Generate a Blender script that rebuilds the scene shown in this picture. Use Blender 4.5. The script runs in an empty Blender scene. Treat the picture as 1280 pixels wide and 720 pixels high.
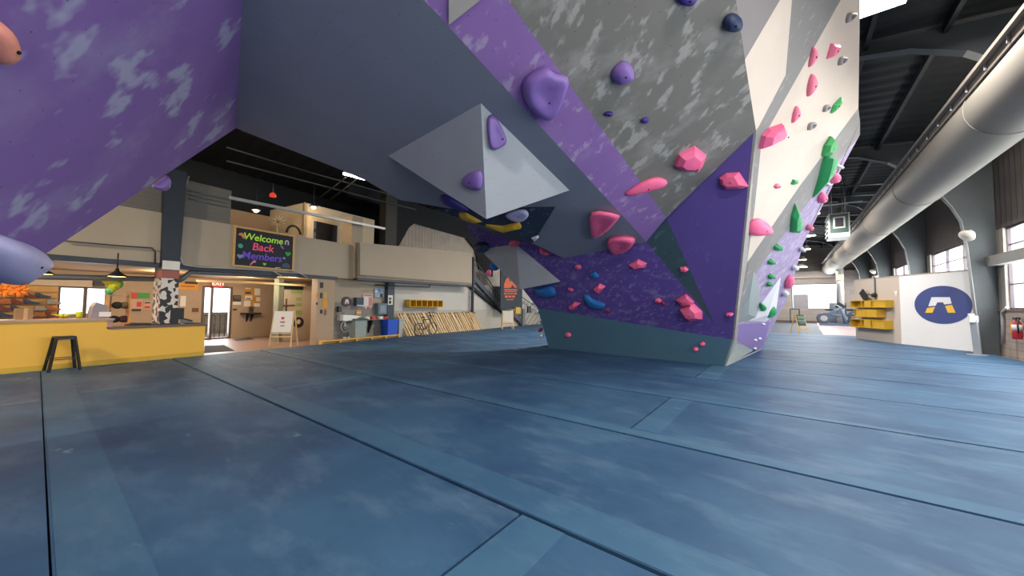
import bpy, bmesh, math, random
from mathutils import Vector, Matrix
random.seed(7)
V = Vector
SC = bpy.context.scene
COL = SC.collection
# ------------------------------------------------------------------ camera
FPX = 451.0
EYE = V((0, 0, 1.6))
_a = V((983-640, -(385-360), -FPX)).normalized()
_b = -V((45-640, -(374-360), -FPX)).normalized()
_b = (_b - _a*_b.dot(_a)).normalized()
ROT = Matrix((_b, _a, _b.cross(_a)))            # camera axes -> hall axes (X right wall, Y down the hall, Z up)
cd = bpy.data.cameras.new('camera'); cam = bpy.data.objects.new('camera', cd); COL.objects.link(cam)
cd.sensor_width = 36; cd.lens = FPX/1280*36; cd.clip_start = .05; cd.clip_end = 300
cam.matrix_world = Matrix.Translation(EYE) @ ROT.to_4x4()
SC.camera = cam

def ray(x, y): return (ROT @ V((x-640, -(y-360), -FPX))).normalized()
def hit(x, y, pl):
    p, n = pl; d = ray(x, y)
    return EYE + d*((p-EYE).dot(n)/d.dot(n))
def onz(x, y, z=0): return hit(x, y, (V((0, 0, z)), V((0, 0, 1))))
def onx(x, y, v): return hit(x, y, (V((v, 0, 0)), V((1, 0, 0))))
def ony(x, y, v): return hit(x, y, (V((0, v, 0)), V((0, 1, 0))))
def plane(a, b, c):
    n = (b-a).cross(c-a).normalized()
    if n.dot(EYE-a) < 0: n = -n
    return (a, n)
# lobby frame: u along the facade (away from the camera), v out into the hall
TH = math.atan(.13)
FU = V((-math.sin(TH), math.cos(TH), 0)); FV = V((math.cos(TH), math.sin(TH), 0)); FO = V((-13.3, -.4, 0))
MF = Matrix((( FU.x, FV.x, 0, FO.x), (FU.y, FV.y, 0, FO.y), (0, 0, 1, 0), (0, 0, 0, 1)))
def fp(x, y, v):
    q = hit(x, y, (FO+FV*v, FV)); return V(((q-FO).dot(FU), v, q.z))
def frect(x0, y0, x1, y1, v):
    ym = (y0+y1)/2; xm = (x0+x1)/2
    return fp(x0, ym, v).x, fp(x1, ym, v).x, fp(xm, y1, v).z, fp(xm, y0, v).z

# ------------------------------------------------------------------ materials
def lin(c):
    if isinstance(c, str):
        c = [int(c[i:i+2], 16)/255 for i in (0, 2, 4)]
    return tuple(x/12.92 if x <= .04045 else ((x+.055)/1.055)**2.4 for x in c[:3]) + (1,)
MC = {}
def nodes(name):
    m = bpy.data.materials.new(name); m.use_nodes = True
    nt = m.node_tree; return m, nt, nt.nodes['Principled BSDF']
def mixrgb(nt, fac, a, b, mode='MIX'):
    n = nt.nodes.new('ShaderNodeMix'); n.data_type = 'RGBA'; n.blend_type = mode
    for s, val in ((0, fac), (6, a), (7, b)):
        if isinstance(val, bpy.types.NodeSocket): nt.links.new(val, n.inputs[s])
        else: n.inputs[s].default_value = val
    return n.outputs[2]
def noise(nt, vec, scale, detail=3, rough=.55):
    n = nt.nodes.new('ShaderNodeTexNoise'); n.inputs['Scale'].default_value = scale
    n.inputs['Detail'].default_value = detail; n.inputs['Roughness'].default_value = rough
    if vec is not None: nt.links.new(vec, n.inputs['Vector'])
    return n.outputs['Fac']
def ramp(nt, fac, lo, hi):
    n = nt.nodes.new('ShaderNodeMapRange'); n.clamp = True
    nt.links.new(fac, n.inputs[0]); n.inputs[1].default_value = lo; n.inputs[2].default_value = hi
    return n.outputs[0]
def mathn(nt, op, a, b=None):
    n = nt.nodes.new('ShaderNodeMath'); n.operation = op
    for i, val in enumerate((a, b)):
        if val is None: continue
        if isinstance(val, bpy.types.NodeSocket): nt.links.new(val, n.inputs[i])
        else: n.inputs[i].default_value = val
    return n.outputs[0]
def mapping(nt, src, scale=(1, 1, 1), rot=(0, 0, 0)):
    n = nt.nodes.new('ShaderNodeMapping'); nt.links.new(src, n.inputs[0])
    n.inputs['Scale'].default_value = scale; n.inputs['Rotation'].default_value = rot
    return n.outputs[0]
def coord(nt, which='Object'):
    return nt.nodes.new('ShaderNodeTexCoord').outputs[which]
def mat(name, c, rough=.6, metal=0., var=.12, scale=4., emit=0., bump=0.):
    if name in MC: return MC[name]
    m, nt, b = nodes(name); c = lin(c)
    f = noise(nt, coord(nt), scale)
    dark = tuple(x*(1-var) for x in c[:3])+(1,); light = tuple(min(1, x*(1+var)) for x in c[:3])+(1,)
    nt.links.new(mixrgb(nt, f, dark, light), b.inputs['Base Color'])
    b.inputs['Roughness'].default_value = rough; b.inputs['Metallic'].default_value = metal
    if emit:
        b.inputs['Emission Color'].default_value = c; b.inputs['Emission Strength'].default_value = emit
    if bump:
        bn = nt.nodes.new('ShaderNodeBump'); bn.inputs['Strength'].default_value = bump
        nt.links.new(noise(nt, coord(nt), scale*8), bn.inputs['Height']); nt.links.new(bn.outputs[0], b.inputs['Normal'])
    MC[name] = m; return m
def paint(name, c, amount=.4, chalk='c4c6cc', ang=0., stretch=3., size=1.6, rough=.75, holes=True, soft=.16, strength=.7):
    """painted plywood: chalk smears stretched along one direction of the panel, small bolt holes on a grid (panel metres in UV)"""
    if name in MC: return MC[name]
    m, nt, b = nodes(name); c = lin(c); uv = coord(nt, 'UV')
    base = mixrgb(nt, noise(nt, uv, .9, 4), tuple(x*.86 for x in c[:3])+(1,), tuple(min(1, x*1.1) for x in c[:3])+(1,))
    if amount:
        mp = mapping(nt, mapping(nt, uv, rot=(0, 0, -ang)), scale=(size, size*stretch, 1))
        n1 = noise(nt, mp, 1.0, 5, .6)
        t = .70-.22*amount
        s1 = ramp(nt, n1, t, t+soft)
        n2 = noise(nt, uv, .55, 2)
        s = mathn(nt, 'MULTIPLY', s1, ramp(nt, n2, .62-.35*amount, .75-.25*amount))
        mp3 = mapping(nt, mapping(nt, uv, rot=(0, 0, -ang-.5)), scale=(size*2.2, size*2.2*stretch, 1))
        s3 = mathn(nt, 'MULTIPLY', ramp(nt, noise(nt, mp3, 1.0, 3, .6), t+.04, t+.12), .8)
        s = mathn(nt, 'MULTIPLY', mathn(nt, 'MAXIMUM', s, s3), strength)
        base = mixrgb(nt, s, base, lin(chalk))
    if holes:
        sep = nt.nodes.new('ShaderNodeSeparateXYZ'); nt.links.new(uv, sep.inputs[0])
        def off(o):
            w = mathn(nt, 'FRACT', mathn(nt, 'MULTIPLY', o, 1/.42)); return mathn(nt, 'POWER', mathn(nt, 'SUBTRACT', w, .5), 2)
        d = mathn(nt, 'ADD', off(sep.outputs[0]), off(sep.outputs[1]))
        base = mixrgb(nt, mathn(nt, 'LESS_THAN', d, .0003), base, (.02, .02, .03, 1))
    nt.links.new(base, b.inputs['Base Color']); b.inputs['Roughness'].default_value = rough
    MC[name] = m; return m
def glow(name, c, s):
    if name in MC: return MC[name]
    m, nt, b = nodes(name)
    b.inputs['Base Color'].default_value = lin(c); b.inputs['Emission Color'].default_value = lin(c); b.inputs['Emission Strength'].default_value = s
    MC[name] = m; return m
def glass():
    if 'glass' in MC: return MC['glass']
    m, nt, b = nodes('window_glass')
    t = nt.nodes.new('ShaderNodeBsdfTransparent'); g = nt.nodes.new('ShaderNodeBsdfGlossy'); g.inputs['Roughness'].default_value = .02
    t.inputs[0].default_value = (.95, .97, .97, 1)
    mx = nt.nodes.new('ShaderNodeMixShader'); mx.inputs[0].default_value = .05
    nt.links.new(t.outputs[0], mx.inputs[1]); nt.links.new(g.outputs[0], mx.inputs[2])
    nt.links.new(mx.outputs[0], nt.nodes['Material Output'].inputs[0]); MC['glass'] = m; return m
def blockmat(name, c, joint, bw=.8, bh=.4, axis=(1, 2), ms=.012, rough=.8):
    if name in MC: return MC[name]
    m, nt, b = nodes(name); co = coord(nt)
    sep = nt.nodes.new('ShaderNodeSeparateXYZ'); nt.links.new(co, sep.inputs[0])
    cb = nt.nodes.new('ShaderNodeCombineXYZ'); nt.links.new(sep.outputs[axis[0]], cb.inputs[0]); nt.links.new(sep.outputs[axis[1]], cb.inputs[1])
    br = nt.nodes.new('ShaderNodeTexBrick'); nt.links.new(cb.outputs[0], br.inputs[0])
    c = lin(c); br.inputs['Color1'].default_value = c; br.inputs['Color2'].default_value = tuple(x*.85 for x in c[:3])+(1,)
    br.inputs['Mortar'].default_value = lin(joint); br.inputs['Scale'].default_value = 1
    br.inputs['Brick Width'].default_value = bw; br.inputs['Row Height'].default_value = bh; br.inputs['Mortar Size'].default_value = ms
    nt.links.new(br.outputs[0], b.inputs['Base Color']); b.inputs['Roughness'].default_value = rough
    MC[name] = m; return m

# ------------------------------------------------------------------ mesh builder
class MB:
    def __init__(s, M=None): s.v = []; s.f = []; s.mi = []; s.M = M; s.smooth = []
    def add(s, vs, fs, mi=0, smooth=False):
        o = len(s.v); s.v += [V(p) for p in vs]
        for f in fs: s.f.append([i+o for i in f]); s.mi.append(mi); s.smooth.append(smooth)
        return s
    def box(s, x0, x1, y0, y1, z0, z1, mi=0):
        x0, x1 = min(x0, x1), max(x0, x1); y0, y1 = min(y0, y1), max(y0, y1); z0, z1 = min(z0, z1), max(z0, z1)
        vs = [(x, y, z) for z in (z0, z1) for y in (y0, y1) for x in (x0, x1)]
        return s.add(vs, [(0, 2, 3, 1), (4, 5, 7, 6), (0, 1, 5, 4), (2, 6, 7, 3), (0, 4, 6, 2), (1, 3, 7, 5)], mi)
    def bar(s, a, b, w, h, up=(0, 0, 1), mi=0):
        a = V(a); b = V(b); d = (b-a).normalized(); up = V(up)
        if abs(d.dot(up)) > .99: up = V((1, 0, 0))
        sd = d.cross(up).normalized(); u2 = sd.cross(d).normalized()
        vs = [p+sd*(w/2*i)+u2*(h/2*j) for p in (a, b) for i, j in ((-1, -1), (1, -1), (1, 1), (-1, 1))]
        return s.add(vs, [(3, 2, 1, 0), (4, 5, 6, 7), (0, 1, 5, 4), (1, 2, 6, 5), (2, 3, 7, 6), (3, 0, 4, 7)], mi)
    def prism(s, pts, off, mi=0, mi_side=None):
        n = len(pts); pts = [V(p) for p in pts]; off = V(off)
        nrm = V((0, 0, 0))
        for i in range(n): nrm += pts[i].cross(pts[(i+1) % n])
        if nrm.dot(off) > 0: pts = pts[::-1]
        vs = pts+[p+off for p in pts]
        s.add(vs, [list(range(n))], mi)
        o = len(s.v)-2*n
        for i in range(n):
            j = (i+1) % n; s.f.append([o+j, o+i, o+n+i, o+n+j]); s.mi.append(mi if mi_side is None else mi_side); s.smooth.append(False)
        s.f.append([o+n+i for i in range(n-1, -1, -1)]); s.mi.append(mi if mi_side is None else mi_side); s.smooth.append(False)
        return s
    def tube(s, pts, r, seg=8, mi=0, closed=False, smooth=True):
        pts = [V(p) for p in pts]; n = len(pts); rs = r if isinstance(r, (list, tuple)) else [r]*n
        rings = []; ref = None
        for i, p in enumerate(pts):
            if closed: d = pts[(i+1) % n]-pts[i-1]
            else: d = pts[min(i+1, n-1)]-pts[max(i-1, 0)]
            d = d.normalized()
            if ref is None or abs(ref.dot(d)) > .98: ref = V((0, 0, 1)) if abs(d.z) < .9 else V((1, 0, 0))
            x = d.cross(ref).normalized(); y = x.cross(d).normalized(); ref = y
            rings.append([p+x*(rs[i]*math.cos(2*math.pi*k/seg))+y*(rs[i]*math.sin(2*math.pi*k/seg)) for k in range(seg)])
        vs = [q for rg in rings for q in rg]; fs = []
        for i in range(n if closed else n-1):
            j = (i+1) % n
            for k in range(seg):
                l = (k+1) % seg; fs.append((i*seg+k, i*seg+l, j*seg+l, j*seg+k))
        s.add(vs, fs, mi, smooth)
        if not closed:
            o = len(s.v)-len(vs)
            s.f += [[o+k for k in range(seg)][::-1], [o+(n-1)*seg+k for k in range(seg)]]; s.mi += [mi, mi]; s.smooth += [False, False]
        return s
    def lathe(s, prof, c, axis=(0, 0, 1), seg=20, mi=0, smooth=True, open_end=False):
        ax = V(axis).normalized(); x = ax.orthogonal().normalized(); y = ax.cross(x); c = V(c)
        vs = []; fs = []; n = len(prof)
        for r, h in prof:
            for k in range(seg):
                a = 2*math.pi*k/seg; vs.append(c+ax*h+x*(r*math.cos(a))+y*(r*math.sin(a)))
        for i in range(n-1):
            for k in range(seg):
                l = (k+1) % seg; fs.append((i*seg+k, i*seg+l, (i+1)*seg+l, (i+1)*seg+k))
        s.add(vs, fs, mi, smooth)
        o = len(s.v)-len(vs)
        if prof[0][0] > 1e-6 and not open_end: s.f.append([o+k for k in range(seg)][::-1]); s.mi.append(mi); s.smooth.append(False)
        if prof[-1][0] > 1e-6: s.f.append([o+(n-1)*seg+k for k in range(seg)]); s.mi.append(mi); s.smooth.append(False)
        return s
    def ball(s, c, r, sc=(1, 1, 1), seg=14, mi=0):
        c = V(c); vs = []; fs = []; rg = seg//2
        for i in range(1, rg):
            t = math.pi*i/rg
            for k in range(seg):
                a = 2*math.pi*k/seg; vs.append(c+V((r*sc[0]*math.sin(t)*math.cos(a), r*sc[1]*math.sin(t)*math.sin(a), r*sc[2]*math.cos(t))))
        top = len(vs); vs += [c+V((0, 0, r*sc[2])), c-V((0, 0, r*sc[2]))]
        for i in range(rg-2):
            for k in range(seg):
                l = (k+1) % seg; fs.append((i*seg+k, (i+1)*seg+k, (i+1)*seg+l, i*seg+l))
        for k in range(seg):
            l = (k+1) % seg; fs.append((top, k, l)); fs.append((top+1, (rg-2)*seg+l, (rg-2)*seg+k))
        return s.add(vs, fs, mi, True)
    def build(s, name, mats, parent=None, uv=None):
        if not isinstance(mats, (list, tuple)): mats = [mats]
        vs = [s.M @ p for p in s.v] if s.M else s.v
        me = bpy.data.meshes.new(name); me.from_pydata([tuple(p) for p in vs], [], s.f)
        for m in mats: me.materials.append(m)
        for p, i, sm in zip(me.polygons, s.mi, s.smooth): p.material_index = i; p.use_smooth = sm
        if uv:
            ux, uy = uv; l = me.uv_layers.new(name='panel')
            for lp in me.loops:
                q = V(me.vertices[lp.vertex_index].co); l.data[lp.index].uv = (q.dot(ux), q.dot(uy))
        me.update()
        o = bpy.data.objects.new(name, me); COL.objects.link(o)
        if parent: o.parent = parent
        return o
LABELS = set()
def tag(o, label, cat, group=None):
    o['label'] = label; o['category'] = cat
    if group: o['group'] = group
    if label in LABELS: print('DUPLABEL', label)
    LABELS.add(label); return o
def thing(name, label, cat, group=None):
    o = bpy.data.objects.new(name, None); COL.objects.link(o); o.empty_display_size = .1
    return tag(o, label, cat, group)
def struct(name, mb, m, uv=None):
    o = mb.build(name, m, uv=uv); o['kind'] = 'structure'; return o
def text(name, body, m, size, origin, xdir, ydir, parent, depth=.006, align='CENTER', bold=0., shear=0.):
    cu = bpy.data.curves.new(name, 'FONT'); cu.body = body; cu.size = size; cu.offset = bold; cu.shear = shear; cu.extrude = depth/2; cu.align_x = align; cu.align_y = 'CENTER'
    t = bpy.data.objects.new(name, cu); COL.objects.link(t)
    dg = bpy.context.evaluated_depsgraph_get(); me = bpy.data.meshes.new_from_object(t.evaluated_get(dg))
    bpy.data.objects.remove(t)
    xd = V(xdir).normalized(); yd = V(ydir).normalized(); zd = xd.cross(yd)
    M = Matrix(((xd.x, yd.x, zd.x, origin[0]), (xd.y, yd.y, zd.y, origin[1]), (xd.z, yd.z, zd.z, origin[2]), (0, 0, 0, 1)))
    me.transform(M); me.materials.clear(); me.materials.append(m)
    o = bpy.data.objects.new(name, me); COL.objects.link(o)
    if parent: o.parent = parent
    return o
def fdir(u, v, z): return FU*u+FV*v+V((0, 0, z))
def fw(u, v, z): return MF @ V((u, v, z))
# ------------------------------------------------------------------ hall shell
FRAMES = [-11.5, -3.3, 4.9, 13.1, 21.3, 29.5, 37.7, 45.9]
YB, YF, XR = -11.0, 52.0, 6.2
M_MAT = None
def matting(name, c, c2):
    m, nt, b = nodes(name); co = coord(nt)
    f = noise(nt, co, .55, 5, .6)
    base = mixrgb(nt, ramp(nt, f, .38, .64), lin(c), lin(c2))
    mp = mapping(nt, co, scale=(1.1, 2.6, 1), rot=(0, 0, .5))
    s = mathn(nt, 'MULTIPLY', ramp(nt, noise(nt, mp, .9, 6, .65), .5, .75), .42)
    base = mixrgb(nt, s, base, lin('6f879c'))
    mp = mapping(nt, co, scale=(2.2, 4.5, 1), rot=(0, 0, -.4))
    s = mathn(nt, 'MULTIPLY', ramp(nt, noise(nt, mp, .7, 4, .6), .68, .8), .6)
    base = mixrgb(nt, s, base, lin('b4c2d0'))
    nt.links.new(base, b.inputs['Base Color']); b.inputs['Roughness'].default_value = .62
    b.inputs['Specular IOR Level'].default_value = .35
    return m
mat_vinyl = matting('mat_vinyl', '28486a', '3a5e7e')
mat_cover = matting('mat_cover_strip', '325676', '426884')
mat_gap = mat('mat_gap', '152436', .9)
YS = [-11, -6.6, -4.35, -2.1, .12, 2.33, 4.53, 6.83, 9.06, 11.55, 13.98, 16.87, 19.2, 21.5, 23.9, 26.4, 29.3]
def matl(y): return FO.x - .13*(y-FO.y)+.0      # left border of the matting follows the counter line
SPL = {3: [-9.6, -1.0], 4: [-9.9, -1.65], 5: [-7.6], 6: [-1.66], 7: [-8.5], 8: [-1.69], 9: [-8.2]}
fl_mb = MB(); base_mb = MB()
strips = []
for i in range(len(YS)-1):
    y0, y1 = YS[i]+(.006 if i < 5 else .02), YS[i+1]-(.006 if i < 4 else .02)
    cuts = [None]+SPL.get(i, [-5.0-1.7*(i % 3)])+[None]
    for j in range(len(cuts)-1):
        a0, a1 = (matl(y0), matl(y1)) if cuts[j] is None else (cuts[j]+.012,)*2
        b0, b1 = (XR-.25,)*2 if cuts[j+1] is None else (cuts[j+1]-.012,)*2
        fl_mb.prism([(a0, y0, 0), (b0, y0, 0), (b1, y1, 0), (a1, y1, 0)], (0, 0, -.09), 0, 0)
floor = struct('floor', fl_mb, mat_vinyl)
gap = MB(); gap.add([(matl(-11), -11, -.05), (XR-.25, -11, -.05), (XR-.25, 29.3, -.05), (matl(29.3), 29.3, -.05)], [(0, 1, 2, 3)])
gap.build('seam_backing', mat_gap, floor)
def cover(x0, x1, y0, y1, x0b=None):
    m = MB(); m.prism([(x0, y0, .004), (x1, y0, .004), (x1, y1, .004), (x0 if x0b is None else x0b, y1, .004)], (0, 0, -.0035)); m.build('seam_cover', mat_cover, floor)
cover(matl(.1), XR-.3, .14, .5); cover(matl(2.35), XR-.3, 2.36, 2.72); cover(matl(4.55), XR-.3, 4.55, 4.78); cover(matl(6.85), XR-.3, 6.85, 6.99)
cover(-1.63, -1.27, .52, 2.31); cover(-1.63, -1.3, 4.8, 6.81); cover(-7.58, -7.3, 2.74, 4.51); cover(-1.67, -1.25, 9.08, 11.53); cover(-8.4, -8.15, 6.99, 9.04)
cover(-9.58, -9.3, -2.08, .1); cover(-9.88, -9.6, .52, 2.31); cover(-.9, XR-.3, 16.9, 17.3); cover(-.4, XR-.3, 13.99, 14.1)
for pts, nm, c, z in [([(-6, 29.32), (1.7, 29.32), (2.55, YF), (-6, YF)], 'floor_back_mats', '3c4a5a', -.02)]:
    m = MB(); m.prism([(x, y, z) for x, y in pts], (0, 0, -.07)); struct(nm, m, mat(nm, c, .7))
m = MB(); m.prism([(1.75, 29.32, 0), (XR-.02, 29.32, 0), (XR-.02, YF, 0), (2.6, YF, 0)], (0, 0, -.07)); struct('floor_gym', m, mat('gym_rubber', '9c8c90', .5, var=.2, scale=.7))
m = MB(); m.box(-26, XR+.2, YB, YF+.2, -.3, -.1); struct('floor_lobby', m, mat('lobby_concrete', '94776a', .45, var=.18, scale=.8))

siding = mat('metal_siding', '564f4c', .6, var=.2, scale=1.2)
block = blockmat('painted_block', 'a89a90', '85786e', .8, .26, (1, 2))
dark_steel = mat('dark_steel', '333a44', .5, .2)
grey_steel = mat('grey_steel', '6d7276', .45, .3)
pale_steel = mat('pale_steel', 'a9aaaa', .4, .3)
black = mat('black_plastic', '14161a', .5)
# right wall: block dado, windows, corrugated siding above
WZ0, WZ1 = 1.63, 4.55
wr = MB()
wr.box(XR, XR+.25, YB, YF, -.1, WZ0)
struct('wall_right', wr, block)
wu = MB()
y = YB
n = int((YF-YB)/.19)
prof = [(XR+(.0 if k % 2 else .05), YB+(YF-YB)*k/n) for k in range(n+1)]
vs = [(x, yy, WZ1) for x, yy in prof]+[(x, yy, 8.3) for x, yy in prof]
wu.add(vs, [(k, k+1, n+1+k+1, n+1+k) for k in range(n)])
wu.box(XR+.06, XR+.2, YB, YF, WZ1, 8.3)
struct('wall_right_siding', wu, siding)
wn = 0
frame_m = mat('window_frame_brown', '4a4048', .5)
for a, b in zip(FRAMES[:-1], FRAMES[1:]):
    p = MB(); p.box(XR, XR+.25, b-.55, b+1.3, WZ0, WZ1); struct('wall_right_pier', p, mat('pier_concrete', '9a928a', .8, var=.2, scale=2))
    wn += 1
    y0, y1 = a+1.3, b-.55
    f = MB()
    for z in (WZ0, WZ1-.07): f.box(XR+.08, XR+.17, y0, y1, z, z+.07)
    k = 3
    for q in range(k+1):
        yy = y0+(y1-y0)*q/k; f.box(XR+.08, XR+.17, yy-.035, yy+.035, WZ0, WZ1)
    for z in (2.5, 3.9): f.box(XR+.1, XR+.15, y0, y1, z, z+.04)
    w = struct('window_%d' % wn, f, frame_m)
    g = MB(); g.box(XR+.12, XR+.13, y0, y1, WZ0, WZ1); g.build('pane', glass(), w)
bm_ = MB(); bm_.bar((XR-.12, -8, 3.4), (XR-.12, 22.7, 3.4), .3, .36); struct('beam', bm_, mat('beam_grey', '84827e', .6))
tr = MB(); tr.box(XR-.05, XR, YB, YF, WZ0-.06, WZ0); struct('trim_1', tr, mat('sill_pink', '7a5f5c', .7))
# rear wall (behind the camera) with tall windows, far wall with its opening
def wall_y(name, y0, y1, x0, x1, ztop, hole, m, uvm=None):
    hx0, hx1, hz0, hz1 = hole; w = MB()
    w.box(x0, hx0, y0, y1, -.1, ztop); w.box(hx1, x1, y0, y1, -.1, ztop); w.box(hx0, hx1, y0, y1, -.1, hz0); w.box(hx0, hx1, y0, y1, hz1, ztop)
    return struct(name, w, m)
m = MB(); m.box(-26, XR+.2, YB-.25, YB, -.1, 9.4); struct('wall_rear', m, block)
fw0 = ony(990, 386, YF); fw1 = ony(1051, 354, YF)
wall_y('wall_far', YF, YF+.25, -8, XR+.2, 9.4, (fw0.x, fw1.x, fw0.z, fw1.z), blockmat('far_wall_block', 'a09a94', '8a847e', .9, .45, (0, 2)))
m = MB(); m.box(fw0.x, fw1.x, YF+.1, YF+.18, fw0.z, fw0.z+.07)
for xx in (fw0.x, fw1.x-.08): m.box(xx, xx+.08, YF+.1, YF+.18, fw0.z, fw1.z)
m.box(fw0.x, fw1.x, YF+.1, YF+.18, fw1.z-.08, fw1.z)
w = struct('window_9', m, frame_m); g = MB(); g.box(fw0.x, fw1.x, YF+.13, YF+.14, fw0.z, fw1.z); g.build('pane', glass(), w)
s0 = ony(992, 386, YF); s1 = ony(1010, 368, YF); g = MB(); g.box(s0.x, s1.x, YF+.03, YF+.1, fw0.z, s1.z); g.build('closed_sash', mat('sash_grey', '8c8c92', .6), w)
m = MB(); a_ = ony(985, 349, YF); b_ = ony(1062, 344, YF); m.box(a_.x-2, XR, YF-.35, YF, a_.z+.05, b_.z+.55); struct('trim_2', m, mat('lintel_grey', 'a8a29e', .6))
m = MB(); m.box(-8, 3.2, YF-.06, YF, -.1, .2); struct('baseboard_far', m, mat('base_brown', '6b5650', .7))
# roof: corrugated deck, ribs run with the slope; frames with haunches; purlins
roofm = mat('roof_deck_black', '0c1014', .75, .0, var=.25, scale=.6)
RX = [(XR+.25, 8.2), (-4, 9.3), (-26, 7.1)]
rf = MB(); n = int((YF-YB)/.14)
for (xa, za), (xb, zb) in zip(RX[:-1], RX[1:]):
    vs = []
    for k in range(n+1):
        yy = YB+(YF-YB)*k/n; dz = .035 if k % 4 in (0, 1) else 0
        vs += [(xa, yy, za+dz), (xb, yy, zb+dz)]
    rf.add(vs, [(2*k, 2*k+1, 2*k+3, 2*k+2) for k in range(n)])
    rf.prism([(xa, YB-.3, za+.05), (xb, YB-.3, zb+.05), (xb, YF+.3, zb+.05), (xa, YF+.3, za+.05)], (0, 0, .1))
struct('ceiling', rf, roofm)
rafter_m = mat('frame_steel_dark', '171b20', .55, .1)
flange_m = mat('frame_flange', '8b8d8c', .45, .3)
def rz(x):
    return 8.2+(XR+.25-x)*1.1/(XR+4.25) if x > -4 else 9.3-(-4-x)*.1
for y in FRAMES[1:]:
    inner = [(5.72, -.1), (5.5, 4.0), (5.38, 5.0), (5.15, 5.6), (4.75, 6.35), (4.2, 7.05), (3.5, 7.7), (2.6, 8.15), (1.2, 8.42), (-4, 8.98), (-12, 8.1)]
    outer = [(XR, -.1), (XR, 8.15), (-4, 9.25), (-12, 8.45)]
    st = MB()
    # web as quads between inner line and the roof / wall line
    pts = inner+outer[::-1]
    st.prism([(x, y-.02, z) for x, z in pts], (0, .04, 0))
    o = struct('column_frame', st, mat('column_steel', '4a4f53', .6, .1))
    fl = MB()
    for (x0, z0), (x1, z1) in zip(inner[:6], inner[1:7]): fl.bar((x0, y, z0), (x1, y, z1), .02, .26, up=(0, 1, 0))
    fl.build('flange', flange_m, o); fl = MB()
    for (x0, z0), (x1, z1) in zip(inner[6:-1], inner[7:]): fl.bar((x0, y, z0), (x1, y, z1), .02, .26, up=(0, 1, 0))
    fl.build('rafter_flange', mat('rafter_flange_dark', '3c4248', .6), o)
for x in (4.6, 3.2, 1.8, .4, -1, -2.4, -5.5, -7.5, -9.5, -11.5, -13.5, -15.5):
    p = MB(); p.box(x-.05, x+.05, YB, YF, rz(x)-.22, rz(x)-.02); struct('beam_purlin', p, rafter_m)
for y in (9.3, 24.5, 26.6, 28.2, 31.8, 34, 36, 40, 42, 48):
    p = MB(); p.tube([(5.0, y, 7.55), (-3.5, y, 8.4)], .045 if y > 20 else .07, 6); struct('beam_tie', p, grey_steel if y > 20 else rafter_m)

# ------------------------------------------------------------------ climbing wall
PR, PL_, PB = onz(907, 458), onz(686, 435), onz(952, 437)
kd = (PL_-PR).normalized()
def tilt(deg):
    up = V((0, -math.sin(math.radians(deg)), math.cos(math.radians(deg)))); n = kd.cross(up).normalized()
    return n if n.y < 0 else -n
KICK = (PR, tilt(6)); LK = hit(672, 385, KICK); RK = hit(917.5, 425, KICK)
_e = (RK-LK).normalized(); _t = V((0, -math.sin(math.radians(28)), math.cos(math.radians(28)))); _n = _e.cross(_t).normalized()
F2 = (LK, _n if _n.y < 0 else -_n); VK = hit(893, 405, F2); Q = hit(808, 302, F2); RL = hit(705, 323, F2)
BT = onz(530, 0, 6.0); A = hit(945, 163, F2)
F1U = plane(Q, A, BT); F1L = F2; F3 = plane(Q, BT, RL); T = hit(920, 0, F1U)
K = ony(934, 328, 12.3); F5U = plane(A, T, K); G = hit(1075, 152, F5U); F5L = plane(K, G, PB); S = hit(921, 428, F5L)
E1, E2 = hit(295, 160, F3), hit(303, 0, F3); W4 = onx(0, 355, -8); F4 = plane(E1, E2, W4)

p_purple = paint('purple_paint_chalked', '8a68aa', .75, 'bdb4cc', ang=.7, size=1.0, stretch=1.6, soft=.3, strength=.6)
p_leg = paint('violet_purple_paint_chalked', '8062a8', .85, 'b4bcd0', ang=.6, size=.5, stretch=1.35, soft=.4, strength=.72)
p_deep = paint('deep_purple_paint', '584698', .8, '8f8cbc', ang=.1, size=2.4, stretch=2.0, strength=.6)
p_violet = paint('violet_paint', '5b4a98', .5, '7468ac', ang=.5, size=1.2, stretch=1.6, soft=.3, strength=.5)
p_grey = paint('grey_paint_chalked', '75736f', .9, 'b0aeac', ang=.75, size=.85, stretch=1.8, soft=.34, strength=.75)
p_teal = paint('dark_teal_paint', '35525e', .55, '7c98a4', ang=.4, size=1.6, stretch=2)
p_slate = paint('slate_grey_paint', '888e9e', .1, 'a0a4ac', ang=.3)
p_kick = paint('kick_teal_paint', '3f657c', .08, '6c8c96', ang=0., holes=False)
p_cream = paint('cream_paint', 'dccdc0', 0, rough=.7, holes=False)
p_mauve = paint('mauve_grey_paint', '8c8688', .1, 'b8b2b2', holes=False)
p_stripe = paint('grey_stripe_paint', '8e8b8a', .6, 'b8b2b4', ang=1.0, size=1.5, stretch=3, holes=False)
p_lav = paint('lavender_paint', 'a493b8', .85, 'd0c8d8', ang=1.0, size=2.2, stretch=3, holes=False)
p_lav2 = paint('plain_lavender_paint', '9480bc', 0, holes=False)
p_pale = paint('pale_grey_green_paint', '9aa2a4', .2, 'c8ccca', holes=False)
p_back = mat('bare_framing_back', '2c2e30', .8)

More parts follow.
